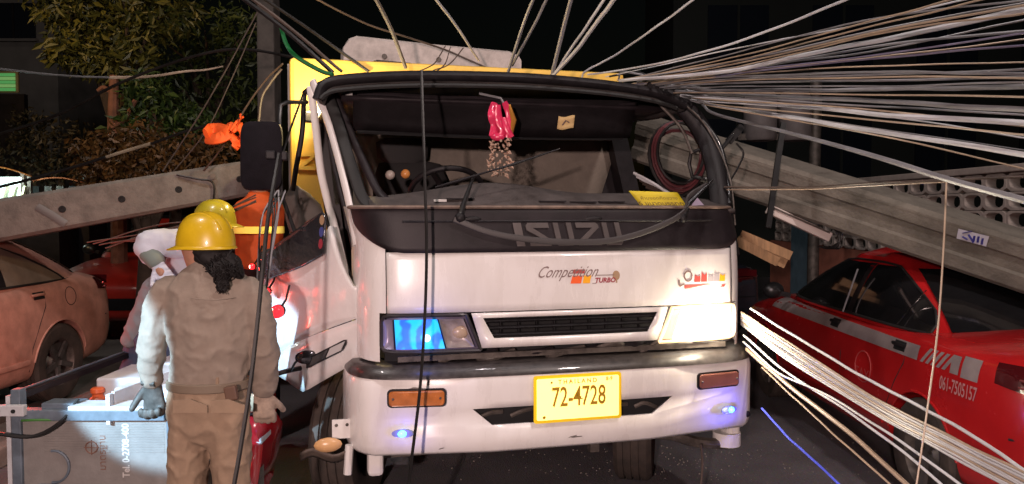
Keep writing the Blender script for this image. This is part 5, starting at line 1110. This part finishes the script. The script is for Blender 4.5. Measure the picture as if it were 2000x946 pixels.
MB().box(C(-1.97, 4.06, CZ - .0), (.36, .36, .11)).build('inner_housing', M_CABW, CAB, smooth=False, bevel=.01)
MB().box(C(-1.80, 4.36, CZ + .01), (.44, .30, .12)).build('inner_housing', M_CABW, CAB, smooth=False, bevel=.01)
MB().bar(C(-1.87, CY0 + .02, CZ + .035), C(-1.73, CY0 + .62, CZ + .06), .016, .075).build('divider_plate', M_CABW, CAB, smooth=False)
MB().box(C(-1.872, CY0 - .012, CZ + .0), (.018, .03, .14)).build('divider_tab', M_CABW, CAB, smooth=False)
MB().box(C(-2.12, CY0 + .06, CZ + .0), (.17, .10, .04)).build('terminal_block', M_CABF, CAB, smooth=False, bevel=.006)
MB().box(C(-2.38, CY0 - .04, CZ + .0), (.27, .03, .05)).build('cross_bracket', M_CABW, CAB, smooth=False, bevel=.003)
for x in (-2.45, -2.36, -2.29): MB().lathe([(.010, 0), (.010, .003)], Matrix.Translation(C(x, CY0 - .058, CZ)) @ Matrix.Rotation(R(90), 4, 'X'), 10, caps=True).build('bracket_hole', M_DARK, CAB)
MB().tube(spline([C(-2.50, CY0 - .06, CZ - .07), C(-2.35, CY0 - .07, CZ - .10), C(-2.2, CY0 - .06, CZ - .115), C(-2.08, CY0 - .04, CZ - .05), C(-2.04, CY0 + .03, CZ + .035)], 6), .009, 6).build('cable_tail', M_BLKCABLE, CAB)
MB().tube(spline([C(-2.27, CY0 - .03, CZ - .05), C(-2.2, CY0 - .04, CZ - .045), C(-2.12, CY0 - .02, CZ - .05)], 5), .006, 6).build('green_wire', mat('green_wire', (.05, .16, .03), .5), CAB)
MB().tube([C(-2.14 + .07 * math.cos(a), CY0 - .006, .50 + .075 * math.sin(a)) for a in [R(-100 + 200 * i / 14) for i in range(15)]], .006, 6).build('knockout_ring', M_CABF, CAB)
MB().box(C(-2.17, CY0 - .006, .40), (.10, .02, .035)).build('latch', M_CABF, CAB, smooth=False, bevel=.004)
for i in range(12): MB().box(C((CX0 + CX1) / 2 + .04, CY0 - .001, CZ - .075 - i * .012), (CX1 - CX0 - .2, .003, .004)).build('louvre_line', M_CAB, CAB, smooth=False)
M_BROWNP = mat('rust_print', (.17, .08, .055), .7); M_WHITEP = mat('white_print', (.52, .50, .48), .7)
lettering('lettering', 'มาตรฐาน', lambda u, v: C(-1.90 - v, CY0 - .003, .565 + u * 1.0), .046, M_BROWNP, CAB)
lettering('lettering', 'Tel. 0-2708-400', lambda u, v: C(-1.79 - v, CY0 - .003, .575 + u * .86), .046, M_WHITEP, CAB, bold=.001)
for a in range(2): MB().bar(C(-1.965 + .035 * (a == 0) * -1, CY0 - .003, .59 - .035 * (a == 1)), C(-1.965 + .035 * (a == 0), CY0 - .003, .59 + .035 * (a == 1)), .003, .004, up=(0, 1, 0)).build('stamp_cross', M_BROWNP, CAB, smooth=False)
MB().tube([C(-1.965 + .028 * math.cos(a * .3927), CY0 - .003, .59 + .028 * math.sin(a * .3927)) for a in range(17)], .003, 4, caps=False).build('stamp_ring', M_BROWNP, CAB)
ins = tag(MB().lathe([(.001, .05), (.022, .05), (.030, .045), (.031, .034), (.024, .028), (.024, .020), (.034, .012), (.034, 0), (.001, 0)], None, 20).build('insulator', mat('orange_porcelain', (.62, .11, .03), .4), loc=(-2.13, 3.86, CZ - .062)), 'small orange insulator lying in the tray of the cabinet', 'insulator')
ins.scale = (1.1, 1.1, 1.5)
# ------------------------------------------------------------------ red scooter squeezed between worker and truck wheel
SCO = thing('scooter', 'red scooter with dark fairing wedged beside the front wheel of the truck', 'scooter', (-1.27, 3.62, 0), R(18))
M_SRED = mat('scooter_red', (.30, .01, .016), .2, coat=.8)
def sring(y, w, zb, zt): return [Vector((w * c * (1 if s > 0 else .8), y, (zb + zt) / 2 + (zt - zb) / 2 * s)) for c, s in [(math.cos(a), math.sin(a)) for a in [2 * math.pi * q / 16 for q in range(16)]]]
MB().loft([sring(.02, .05, .45, .62), sring(.08, .12, .36, .70), sring(.2, .17, .30, .74), sring(.3, .17, .26, .66), sring(.34, .15, .24, .5)]).build('leg_shield', M_SRED, SCO)
MB().loft([sring(.3, .12, .22, .34), sring(.6, .13, .22, .34), sring(.66, .14, .24, .58), sring(.9, .15, .34, .66), sring(1.3, .12, .46, .68), sring(1.55, .05, .56, .66)]).build('body_shell', M_SRED, SCO)
MB().loft([sring(.62, .10, .56, .68), sring(.75, .13, .60, .73), sring(1.1, .13, .62, .75), sring(1.35, .10, .64, .74)]).build('saddle', M_BLACKP, SCO)
MB().loft([sring(.03, .06, .70, .80), sring(.09, .11, .68, .86), sring(.2, .10, .70, .86)]).build('head_cowl', M_BLACKP, SCO)
MB().ball((0, .03, .76), .06, 12, 8, (1.2, .5, .8)).build('head_lamp', MATS['car_headlamp_glass'], SCO)
MB().tube(spline([(-.30, .24, .88), (-.18, .2, .87), (0, .18, .84), (.18, .2, .87), (.30, .24, .88)], 5), .013, 8).build('handlebar', M_BLACKMETAL, SCO)
for sx in (-1, 1):
    ms = MB().tube(spline([(sx * .2, .19, .87), (sx * .23, .15, .93), (sx * .28, .14, .95)], 4), .006, 6).build('mirror_stalk', M_BLACKMETAL, SCO)
    MB().ball((sx * .28, .13, .95), .06, 14, 8, (1, .3, .6)).build('mirror_head', M_GLOSSBLK, ms)
MB().prism([(-.10, .50), (-.02, .53), (.10, .62), (.10, .60), (0, .50)], lambda u, v, w: Vector((u, .015 - w + .2 * abs(u), v)), .006).build('silver_flash', M_CABW, SCO, smooth=False)
MB().bar((-.05, .12, .50), (-.05, -.02, .28), .03, .03).build('fork', M_STEEL, SCO, smooth=False); MB().bar((.05, .12, .50), (.05, -.02, .28), .03, .03).build('fork', M_STEEL, SCO, smooth=False)
MB().loft([sring(-.24, .03, .36, .40), sring(-.1, .06, .46, .54), sring(.05, .07, .50, .58), sring(.18, .05, .42, .5)]).build('front_mudguard', M_SRED, SCO)
wheel((0, -.02, .25), 0, .25, .09, SCO, 1); wheel((0, 1.22, .25), 0, .25, .09, SCO, 1)
# red vehicle lamps, hung here on added brackets
for px, py, D, r, lb in ((541, 609, 3.72, .034, 'nearest'), (519, 570, 4.05, .024, 'middle'), (492, 521, 4.5, .018, 'smallest')):
    wl_ = thing('red_vehicle_lamp', 'red lit vehicle lamp on an added bracket by the torn door, %s of three' % lb, 'vehicle lamp', at(px, py, D), group='red vehicle lamps beside the door')
    MB().ball((0, 0, 0), r, 14, 8).build('lens', mat('lit_red_lens', (.6, .01, .01), .2, emit=(1, .02, .03), estr=2.2), wl_)
    MB().ball((-r * .45, -r * .75, 0), r * .38, 8, 6, (.6, .5, 1.5)).build('filament', mat('hot_filament', (1, .6, .5), .3, emit=(1, .55, .4), estr=8), wl_)
    MB().lathe([(r * .9, -.01), (r * .95, .0), (r * .95, .03), (.01, .035)], Matrix.Rotation(R(-90), 4, 'X') @ Matrix.Translation((0, 0, r * .3)), 14).build('housing', M_BLACKP, wl_)
    MB().tube([(0, r, 0), (.02, r + .05, .05), (.03, r + .08, .12)], .006, 6).build('bracket', M_BLACKMETAL, wl_)
    lamp('red_vehicle_lamp_light', 'POINT', at(px, py, D - .10), 1.2 if lb == 'smallest' else .22, (1, .05, .04), radius=.03)
# orange rag
rag = thing('orange_rag', 'crumpled orange rag knotted on the strap beside the mirror', 'rag', at(440, 262, 5.45))
go = at(440, 262, 5.45); M_RAG = mat('orange_cloth', (.75, .10, .012), .7, var=.2, vscale=20)
random.seed(8)
for pts, w in (([(402, 262), (418, 254), (445, 258)], .055), ([(404, 272), (425, 270), (448, 262)], .05), ([(445, 258), (468, 248), (472, 270), (466, 288)], .04), ([(448, 262), (462, 278), (458, 290)], .035), ([(455, 252), (468, 235), (470, 222)], .012), ([(450, 255), (462, 238), (476, 228)], .010), ([(440, 250), (450, 246), (462, 256)], .03)):
    P = spline([at(x, y, 5.45 + random.uniform(-.05, .05)) - go for x, y in pts], 5)
    MB().tube(P, [(w * (.5 + .5 * math.sin(.5 + 2.2 * i / len(P))), w * .35 + .006 * math.sin(3 * i)) for i in range(len(P))], 9, lat=(0, .4, 1)).build('fold', M_RAG, rag)
# ------------------------------------------------------------------ trees and shrubs
def leaf_mat(name, c):
    m = bpy.data.materials.new(name); m.use_nodes = True; n = m.node_tree.nodes; L = m.node_tree.links; b = n['Principled BSDF']
    g_ = n.new('ShaderNodeNewGeometry'); r = n.new('ShaderNodeValToRGB'); L.new(g_.outputs['Random Per Island'], r.inputs[0])
    r.color_ramp.elements[0].color = (c[0] * .45, c[1] * .5, c[2] * .5, 1); r.color_ramp.elements[1].color = (c[0] * 1.6, c[1] * 1.4, c[2] * 1.2, 1)
    L.new(r.outputs[0], b.inputs['Base Color']); b.inputs['Roughness'].default_value = .5; return m
M_BARK = mat('bark', (.05, .032, .022), .9, var=.4, bump=.6, bscale=20)
def tree(name, label, base, trunk_h, clumps, leaf, nper, m, seed, cat='tree', lw=.34):
    rnd = random.Random(seed); base = Vector(base)
    root = thing(name, label, cat, base)
    top = Vector((.1, 0, trunk_h))
    P = spline([(0, 0, 0), (.06, .03, trunk_h * .5), top], 5)
    MB().tube(P, [.13 - .07 * i / (len(P) - 1) for i in range(len(P))], 10).build('trunk', M_BARK, root)
    lm = MB(); lv = MB()
    for c, r in clumps:
        c = Vector(c) - base
        lm.tube(spline([top * .8, (top + c) * .5 + Vector((rnd.uniform(-.1, .1), 0, .1)), c], 4), [.04 - .0035 * i for i in range(9)], 6)
        for _ in range(nper):
            d = Vector((rnd.gauss(0, 1), rnd.gauss(0, 1), rnd.gauss(0, 1))).normalized() * r * rnd.uniform(.25, 1) ** .6
            p = c + Vector((d.x, d.y, d.z * .75)); L_ = leaf * rnd.uniform(.4, 1.45)
            a = Vector((rnd.gauss(0, 1), rnd.gauss(0, 1), rnd.gauss(-.7, .8))).normalized(); s = a.cross(Vector((rnd.gauss(0, 1), rnd.gauss(0, 1), rnd.gauss(0, 1)))).normalized(); w = L_ * lw
            nn = a.cross(s) * w * .35
            lv.add([p, p + a * L_ * .45 + s * w / 2 + nn, p + a * L_, p + a * L_ * .45 - s * w / 2 + nn], [(0, 1, 2), (0, 2, 3)])
    lm.build('limbs', M_BARK, root); lv.build('crown', m, root, smooth=False, recalc=False)
    return root
ML1 = leaf_mat('olive_leaf', (.085, .085, .015)); ML2 = leaf_mat('green_leaf', (.05, .075, .018)); ML3 = leaf_mat('brown_leaf', (.11, .06, .018))
def cl(spec, D): return [(at(px, py, D + dd), r) for px, py, r, dd in spec]
tree('leafy_tree', 'tree with drooping yellow-green leaves high in the upper left corner', (at(228, 400, 10).x, 10, 0), 3.0, cl([(130, 20, .42, 0), (160, 70, .42, 0), (135, 100, .30, -.2), (200, 40, .5, .2), (210, 100, .42, 0), (245, 120, .38, -.1), (260, 60, .5, .3), (180, 120, .25, -.2), (110, -20, .5, 0), (240, -10, .5, .2), (320, 20, .5, .5)], 10), .15, 260, ML1, 1, lw=.36)
tree('leafy_tree', 'dark broad tree filling the background left of the upright pole', (at(400, 400, 12).x, 12, 0), 3.2, cl([(330, 90, .7, 0), (400, 60, .8, .2), (450, 130, .8, .2), (350, 180, .7, 0), (430, 210, .7, 0), (300, 215, .5, -.5), (480, 60, .6, 0), (310, 40, .6, .3)], 12), .15, 260, ML2, 2)
tree('shrub', 'brownish shrub with dense small leaves just above the left pole', (at(270, 500, 8.6).x, 8.6, 0), 1.6, cl([(190, 300, .35, 0), (230, 330, .4, 0), (290, 320, .42, 0), (340, 300, .38, .2), (270, 270, .36, .1), (200, 345, .3, -.2), (380, 320, .35, .3), (330, 345, .35, 0), (240, 290, .3, 0), (410, 290, .35, .4)], 8.6), .085, 330, ML3, 3, 'shrub', .5)
tree('shrub', 'green bush under the dark broad tree beside the bare trunk', (at(330, 480, 9.6).x, 9.6, 0), 2.0, cl([(280, 200, .4, 0), (300, 240, .42, 0), (340, 230, .4, .2), (290, 170, .3, 0), (370, 250, .4, .2), (260, 250, .3, 0)], 9.6), .11, 240, leaf_mat('deep_green_leaf', (.035, .07, .015)), 4, 'shrub', .4)
tree('shrub', 'dark hedge-like bush behind the stall at the far left', (at(100, 480, 12.5).x, 12.5, 0), 1.6, cl([(90, 290, .5, 0), (40, 300, .5, .3), (140, 270, .5, 0), (60, 240, .4, .4), (110, 330, .4, 0), (150, 320, .4, 0)], 12.5), .10, 220, leaf_mat('dull_leaf', (.04, .035, .02)), 5, 'shrub', .5)
pst = thing('bare_trunk', 'bare reddish trunk standing between the two lit crowns', 'tree trunk', (at(228, 400, 9.4).x, 9.4, 0))
MB().tube(spline([(0, 0, 0), (.02, 0, 1.6), (-.02, 0, 2.6), (.0, 0, 3.35)], 5), [.11 - .004 * i for i in range(16)], 9).build('stem', mat('red_bark', (.17, .07, .042), .85, var=.4, bump=.6, bscale=18), pst)
for pts in (((0, 0, 2.7), (.14, 0, 2.85), (.26, 0, 3.05)), ((0, 0, 2.3), (.2, .05, 2.45), (.35, .05, 2.4)), ((0, 0, 3.1), (-.12, 0, 3.2), (-.2, 0, 3.16))):
    MB().tube(spline(pts, 4), .028, 7).build('stub_branch', MATS['red_bark'], pst)
# ------------------------------------------------------------------ buildings
M_WALLD = mat('dark_plaster', (.17, .155, .14), .9, var=.2, vscale=1.5, bump=.2)
bl_ = thing('building', 'dim grey building at the upper left with a dark window', 'building', (-13.4, 17.5, 0))
MB().box((0, 1.0, 4.5), (6.0, 2.0, 9)).build('wall', M_WALLD, bl_, smooth=False)
for x, z, w, h in ((2.05, 6.0, .95, .8), (2.05, 8.0, .95, 1.0)):
    wn = MB().box((x, -.02, z), (w, .05, h)).build('window', mat('dark_pane', (.012, .016, .024), .15), bl_, smooth=False)
    MB().box((x, -.06, z - h / 2 - .04), (w + .12, .1, .06)).build('sill', M_WALLD, wn, smooth=False)
    MB().box((x, -.055, z), (.04, .03, h)).build('mullion', M_DUSTY, wn, smooth=False)
lw_ = thing('lit_kiosk_window', 'small green lit window at the left edge above the stall', 'window', at(14, 160, 13.0))
MB().box((0, .03, 0), (.36, .03, .36)).build('frame', mat('tan_frame', (.3, .22, .12), .7), lw_, smooth=False)
for k in range(5): MB().box((-.01, .0, -.13 + .062 * k), (.29, .02, .05)).build('pane', mat('green_lit_pane_%d' % (k % 2), (.1, .3, .1), .4, emit=((.10, .42, .12), (.24, .50, .16))[k % 2], estr=.55), lw_, smooth=False)
MB().bar((0, .1, -.2), (0, .1, -3.3), .5, .1, up=(0, 1, 0)).build('kiosk_wall', M_DUSTY, lw_, smooth=False)
stl = thing('market_stall', 'brightly lit stall with a domed orange awning at the left edge', 'stall', (at(10, 400, 11).x, 11, 0))
so_ = Vector(stl.location); LS = lambda px, py, d=0.: at(px, py, 11 + d) - so_
MB().grid(lambda u, v: LS(-60 + 122 * u, 344 - 20 * math.sin(math.pi * min(1, .25 + u * .75)) , -.25 + .9 * v), 14, 4).build('awning', mat('orange_awning', (.55, .25, .07), .7), stl, solid=.02)
MB().grid(lambda u, v: LS(-60 + 108 * u, 398 - 52 * v, .3), 6, 3).build('lit_back_panel', mat('lit_white_panel', (.7, .8, .8), .5, emit=(.62, 1.0, .92), estr=1.5), stl, recalc=False)
MB().tube([LS(-50, 352, .1), LS(40, 350, .1)], .025, 8).build('tube_lamp', mat('fluorescent', (1, 1, 1), .5, emit=(.85, 1, 1), estr=12), stl)
for px in (-40, 45, 58): MB().bar(LS(px, 340, .2), Vector((LS(px, 340, .2).x, .2, 0)), .05, .05, up=(0, 1, 0)).build('post', M_STEEL, stl, smooth=False)
for k, (px, w) in enumerate(((8, 20), (24, 14), (42, 16))): MB().bar(LS(px, 396, .1), LS(px + 8, 364, .1), .06, .03).build('hanging_goods', mat('pale_goods', (.5, .55, .4), .7), stl, smooth=False)
MB().box(Vector((0, .2, .85)), (1.6, .5, 1.5)).build('counter', M_DUSTY, stl, smooth=False)
lamp('stall_tube_light', 'POINT', at(20, 350, 10.8), 18, (.75, 1, .95), radius=.1)
st2_ = thing('market_stall', 'dim stall with a flat rust-coloured roof right of the lit one', 'stall', (at(112, 400, 11.5).x, 11.5, 0))
s2o = Vector(st2_.location); L4 = lambda px, py, d=0.: at(px, py, 11.5 + d) - s2o
MB().grid(lambda u, v: L4(58 + 108 * u, 362 - 16 * math.sin(math.pi * (.15 + .75 * u)), -.2 + .8 * v), 10, 3).build('roof', mat('rust_roof', (.34, .11, .04), .8), st2_, solid=.02)
for k, px in enumerate((70, 95, 118, 142, 160)): MB().bar(L4(px, 398, .1), L4(px, 364, .1), .11, .03, up=(0, 1, 0)).build('hanging_goods', (M_DUSTY, M_CAB, M_STEEL)[k % 3], st2_, smooth=False)
MB().box(Vector((0, .2, .85)), (1.0, .5, 1.6)).build('counter', M_DUSTY, st2_, smooth=False)
# dark building behind the cables on the right
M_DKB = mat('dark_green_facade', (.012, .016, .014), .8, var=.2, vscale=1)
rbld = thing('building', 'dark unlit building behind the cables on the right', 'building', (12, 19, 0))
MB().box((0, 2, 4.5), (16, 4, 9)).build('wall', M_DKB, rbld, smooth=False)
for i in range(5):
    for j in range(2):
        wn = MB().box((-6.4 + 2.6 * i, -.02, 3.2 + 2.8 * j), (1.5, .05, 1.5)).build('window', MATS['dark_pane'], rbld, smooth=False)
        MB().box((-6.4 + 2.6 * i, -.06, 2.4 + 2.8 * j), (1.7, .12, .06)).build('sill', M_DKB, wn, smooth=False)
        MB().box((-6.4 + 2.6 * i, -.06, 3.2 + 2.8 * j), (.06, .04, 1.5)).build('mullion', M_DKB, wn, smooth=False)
# ------------------------------------------------------------------ breeze-block wall along the right
WX = 4.62
wall = thing('breeze_block_wall', 'grey wall of pierced breeze blocks above a reddish base, right of the red taxi', 'wall', (WX, 9, 0))
M_BLOCK = mat('grey_block', (.50, .42, .38), .9, var=.15, vscale=6, bump=.4, bscale=50)
MB().box((.05, .25, .58), (.12, 8.5, 1.16)).build('base', mat('red_plaster', (.42, .15, .10), .9, var=.25, vscale=2.5, bump=.3), wall, smooth=False)
MB().box((.05, .25, 2.085), (.16, 8.5, .07)).build('coping', M_BLOCK, wall, smooth=False, bevel=.01)
bw, bh = .345, .176
def block_mesh():
    b = MB(); n = 16; outer = []; inner = []
    for q in range(n):
        a = 2 * math.pi * (q + .5) / n; c, s = math.cos(a), math.sin(a)
        m_ = max(abs(c), abs(s)); outer.append((c / m_ * bw / 2 * .985, s / m_ * bh / 2 * .97))
        e = 3.2; k = (abs(c) ** e + abs(s) ** e) ** (-1 / e); inner.append((c * k * bw * .40, s * k * bh * .37))
    vs = []
    for x in (0, .10):
        vs += [(x, p[0], p[1]) for p in outer] + [(x, p[0], p[1]) for p in inner]
    fs = []
    for q in range(n):
        r = (q + 1) % n
        fs += [(q, r, n + r, n + q), (2 * n + q, 3 * n + q, 3 * n + r, 2 * n + r), (n + q, n + r, 3 * n + r, 3 * n + q), (q, 2 * n + q, 2 * n + r, r)]
    b.add(vs, fs); return b
proto = block_mesh().build('block', M_BLOCK, wall, angle=30)
cols_, rows_ = 24, 5
for i in range(cols_):
    for j in range(rows_):
        o = proto if (i, j) == (0, 0) else proto.copy()
        if o is not proto: COL.objects.link(o)
        o.location = (random.uniform(-.004, .004), -3.8 + bw * i, 1.16 + bh * (j + .5) + .006)
# blue door and post further along
MB().box((-.02, 3.0, 1.0), (.06, .8, 2.0)).build('blue_door', mat('pale_blue_paint', (.12, .20, .26), .7, var=.2), wall, smooth=False)
# transformer on a steel post behind the right pole
tf = thing('pole_transformer', 'dim grey drum transformer on a steel post behind the right pole', 'transformer', (at(1590, 400, 9.5).x, 9.5, 0))
MB().tube([(0, 0, 0), (0, 0, 3.4)], .07, 10).build('post', M_STEEL, tf)
to = Vector(tf.location)
for px in (1485, 1552):
    c = at(px, 228, 9.5) - to
    MB().lathe([(.001, -.30), (.17, -.30), (.20, -.26), (.20, .22), (.16, .30), (.001, .32)], Matrix.Translation(c), 20).build('drum', mat('grey_drum', (.16, .14, .14), .6, var=.2), tf)
MB().bar(at(1440, 268, 9.5) - to, at(1600, 268, 9.5) - to, .08, .08).build('cross_beam', M_STEEL, tf, smooth=False)
# black strut, lamp batten and planks hanging off the right pole
tag(MB().bar(at(1530, 240, 5.0), at(1500, 445, 4.9), .035, .02, up=(0, 1, 0)).build('strut', M_BLACKMETAL, smooth=False), 'black flat strut hanging in front of the right pole', 'strut')
lf = thing('lamp_batten', 'white tube-lamp batten hanging below the right pole', 'lamp fitting', at(1560, 432, 5.3))
lo_ = at(1560, 432, 5.3)
M_BAT = mat('white_batten', (.62, .54, .50), .5)
MB().bar(at(1500, 408, 5.3) - lo_, at(1620, 464, 5.3) - lo_, .06, .065).build('batten_body', M_BAT, lf, smooth=False, bevel=.006)
MB().bar(at(1500, 402, 5.27) - lo_, at(1620, 455, 5.27) - lo_, .02, .012).build('tube_holder', M_STEEL, lf, smooth=False)
MB().bar(at(1540, 400, 5.3) - lo_, at(1590, 424, 5.3) - lo_, .05, .045).build('ballast_cover', M_BAT, lf, smooth=False, bevel=.004)
for k in range(3): MB().tube(spline([at(1592, 424, 5.3) - lo_, at(1632 + 6 * k, 450 + 4 * k, 5.3) - lo_, at(1640 - 8 * k, 484, 5.3) - lo_, at(1618 - 10 * k, 482, 5.3) - lo_], 5), .008, 6).build('lead', M_BLKCABLE, lf)
for k, (a, b_) in enumerate((((1438, 470), (1520, 512)), ((1446, 458), (1545, 500)), ((1452, 478), (1535, 516)))):
    tag(MB().bar(at(*a, 6.2 + .06 * k), at(*b_, 6.1 + .06 * k), .03, .075).build('plank', mat('raw_wood', (.42, .25, .13), .8, var=.3, vscale=4, stretch=(8, 8, 1)), smooth=False), 'raw wooden plank right of the truck, %s' % ('lowest of three', 'topmost of three', 'middle one of three')[k], 'plank', 'planks right of the truck')
# glass crumbs on the road
random.seed(33); gb = MB()
for _ in range(240):
    if random.random() < .6: p = at(random.gauss(1300, 90), random.uniform(880, 990), 4.5); px, py = random.gauss(1310, 110), random.uniform(875, 945)
    else: px, py = random.uniform(850, 1750), random.uniform(860, 945)
    D = CAM_H * F / (py - 410); x = (px - 1000) / F * D; s = random.uniform(.0015, .006)
    gb.box((x, D, s * .5), (s * random.uniform(.7, 2), s * random.uniform(.7, 1.5), s), Matrix.Rotation(random.uniform(0, 3), 3, 'Z'))
tag(gb.build('glass_crumbs', mat('glass_crumb', (.30, .27, .24), .4), smooth=False), 'scattered crumbs of broken glass on the road under the bumper', 'debris', kind='stuff')
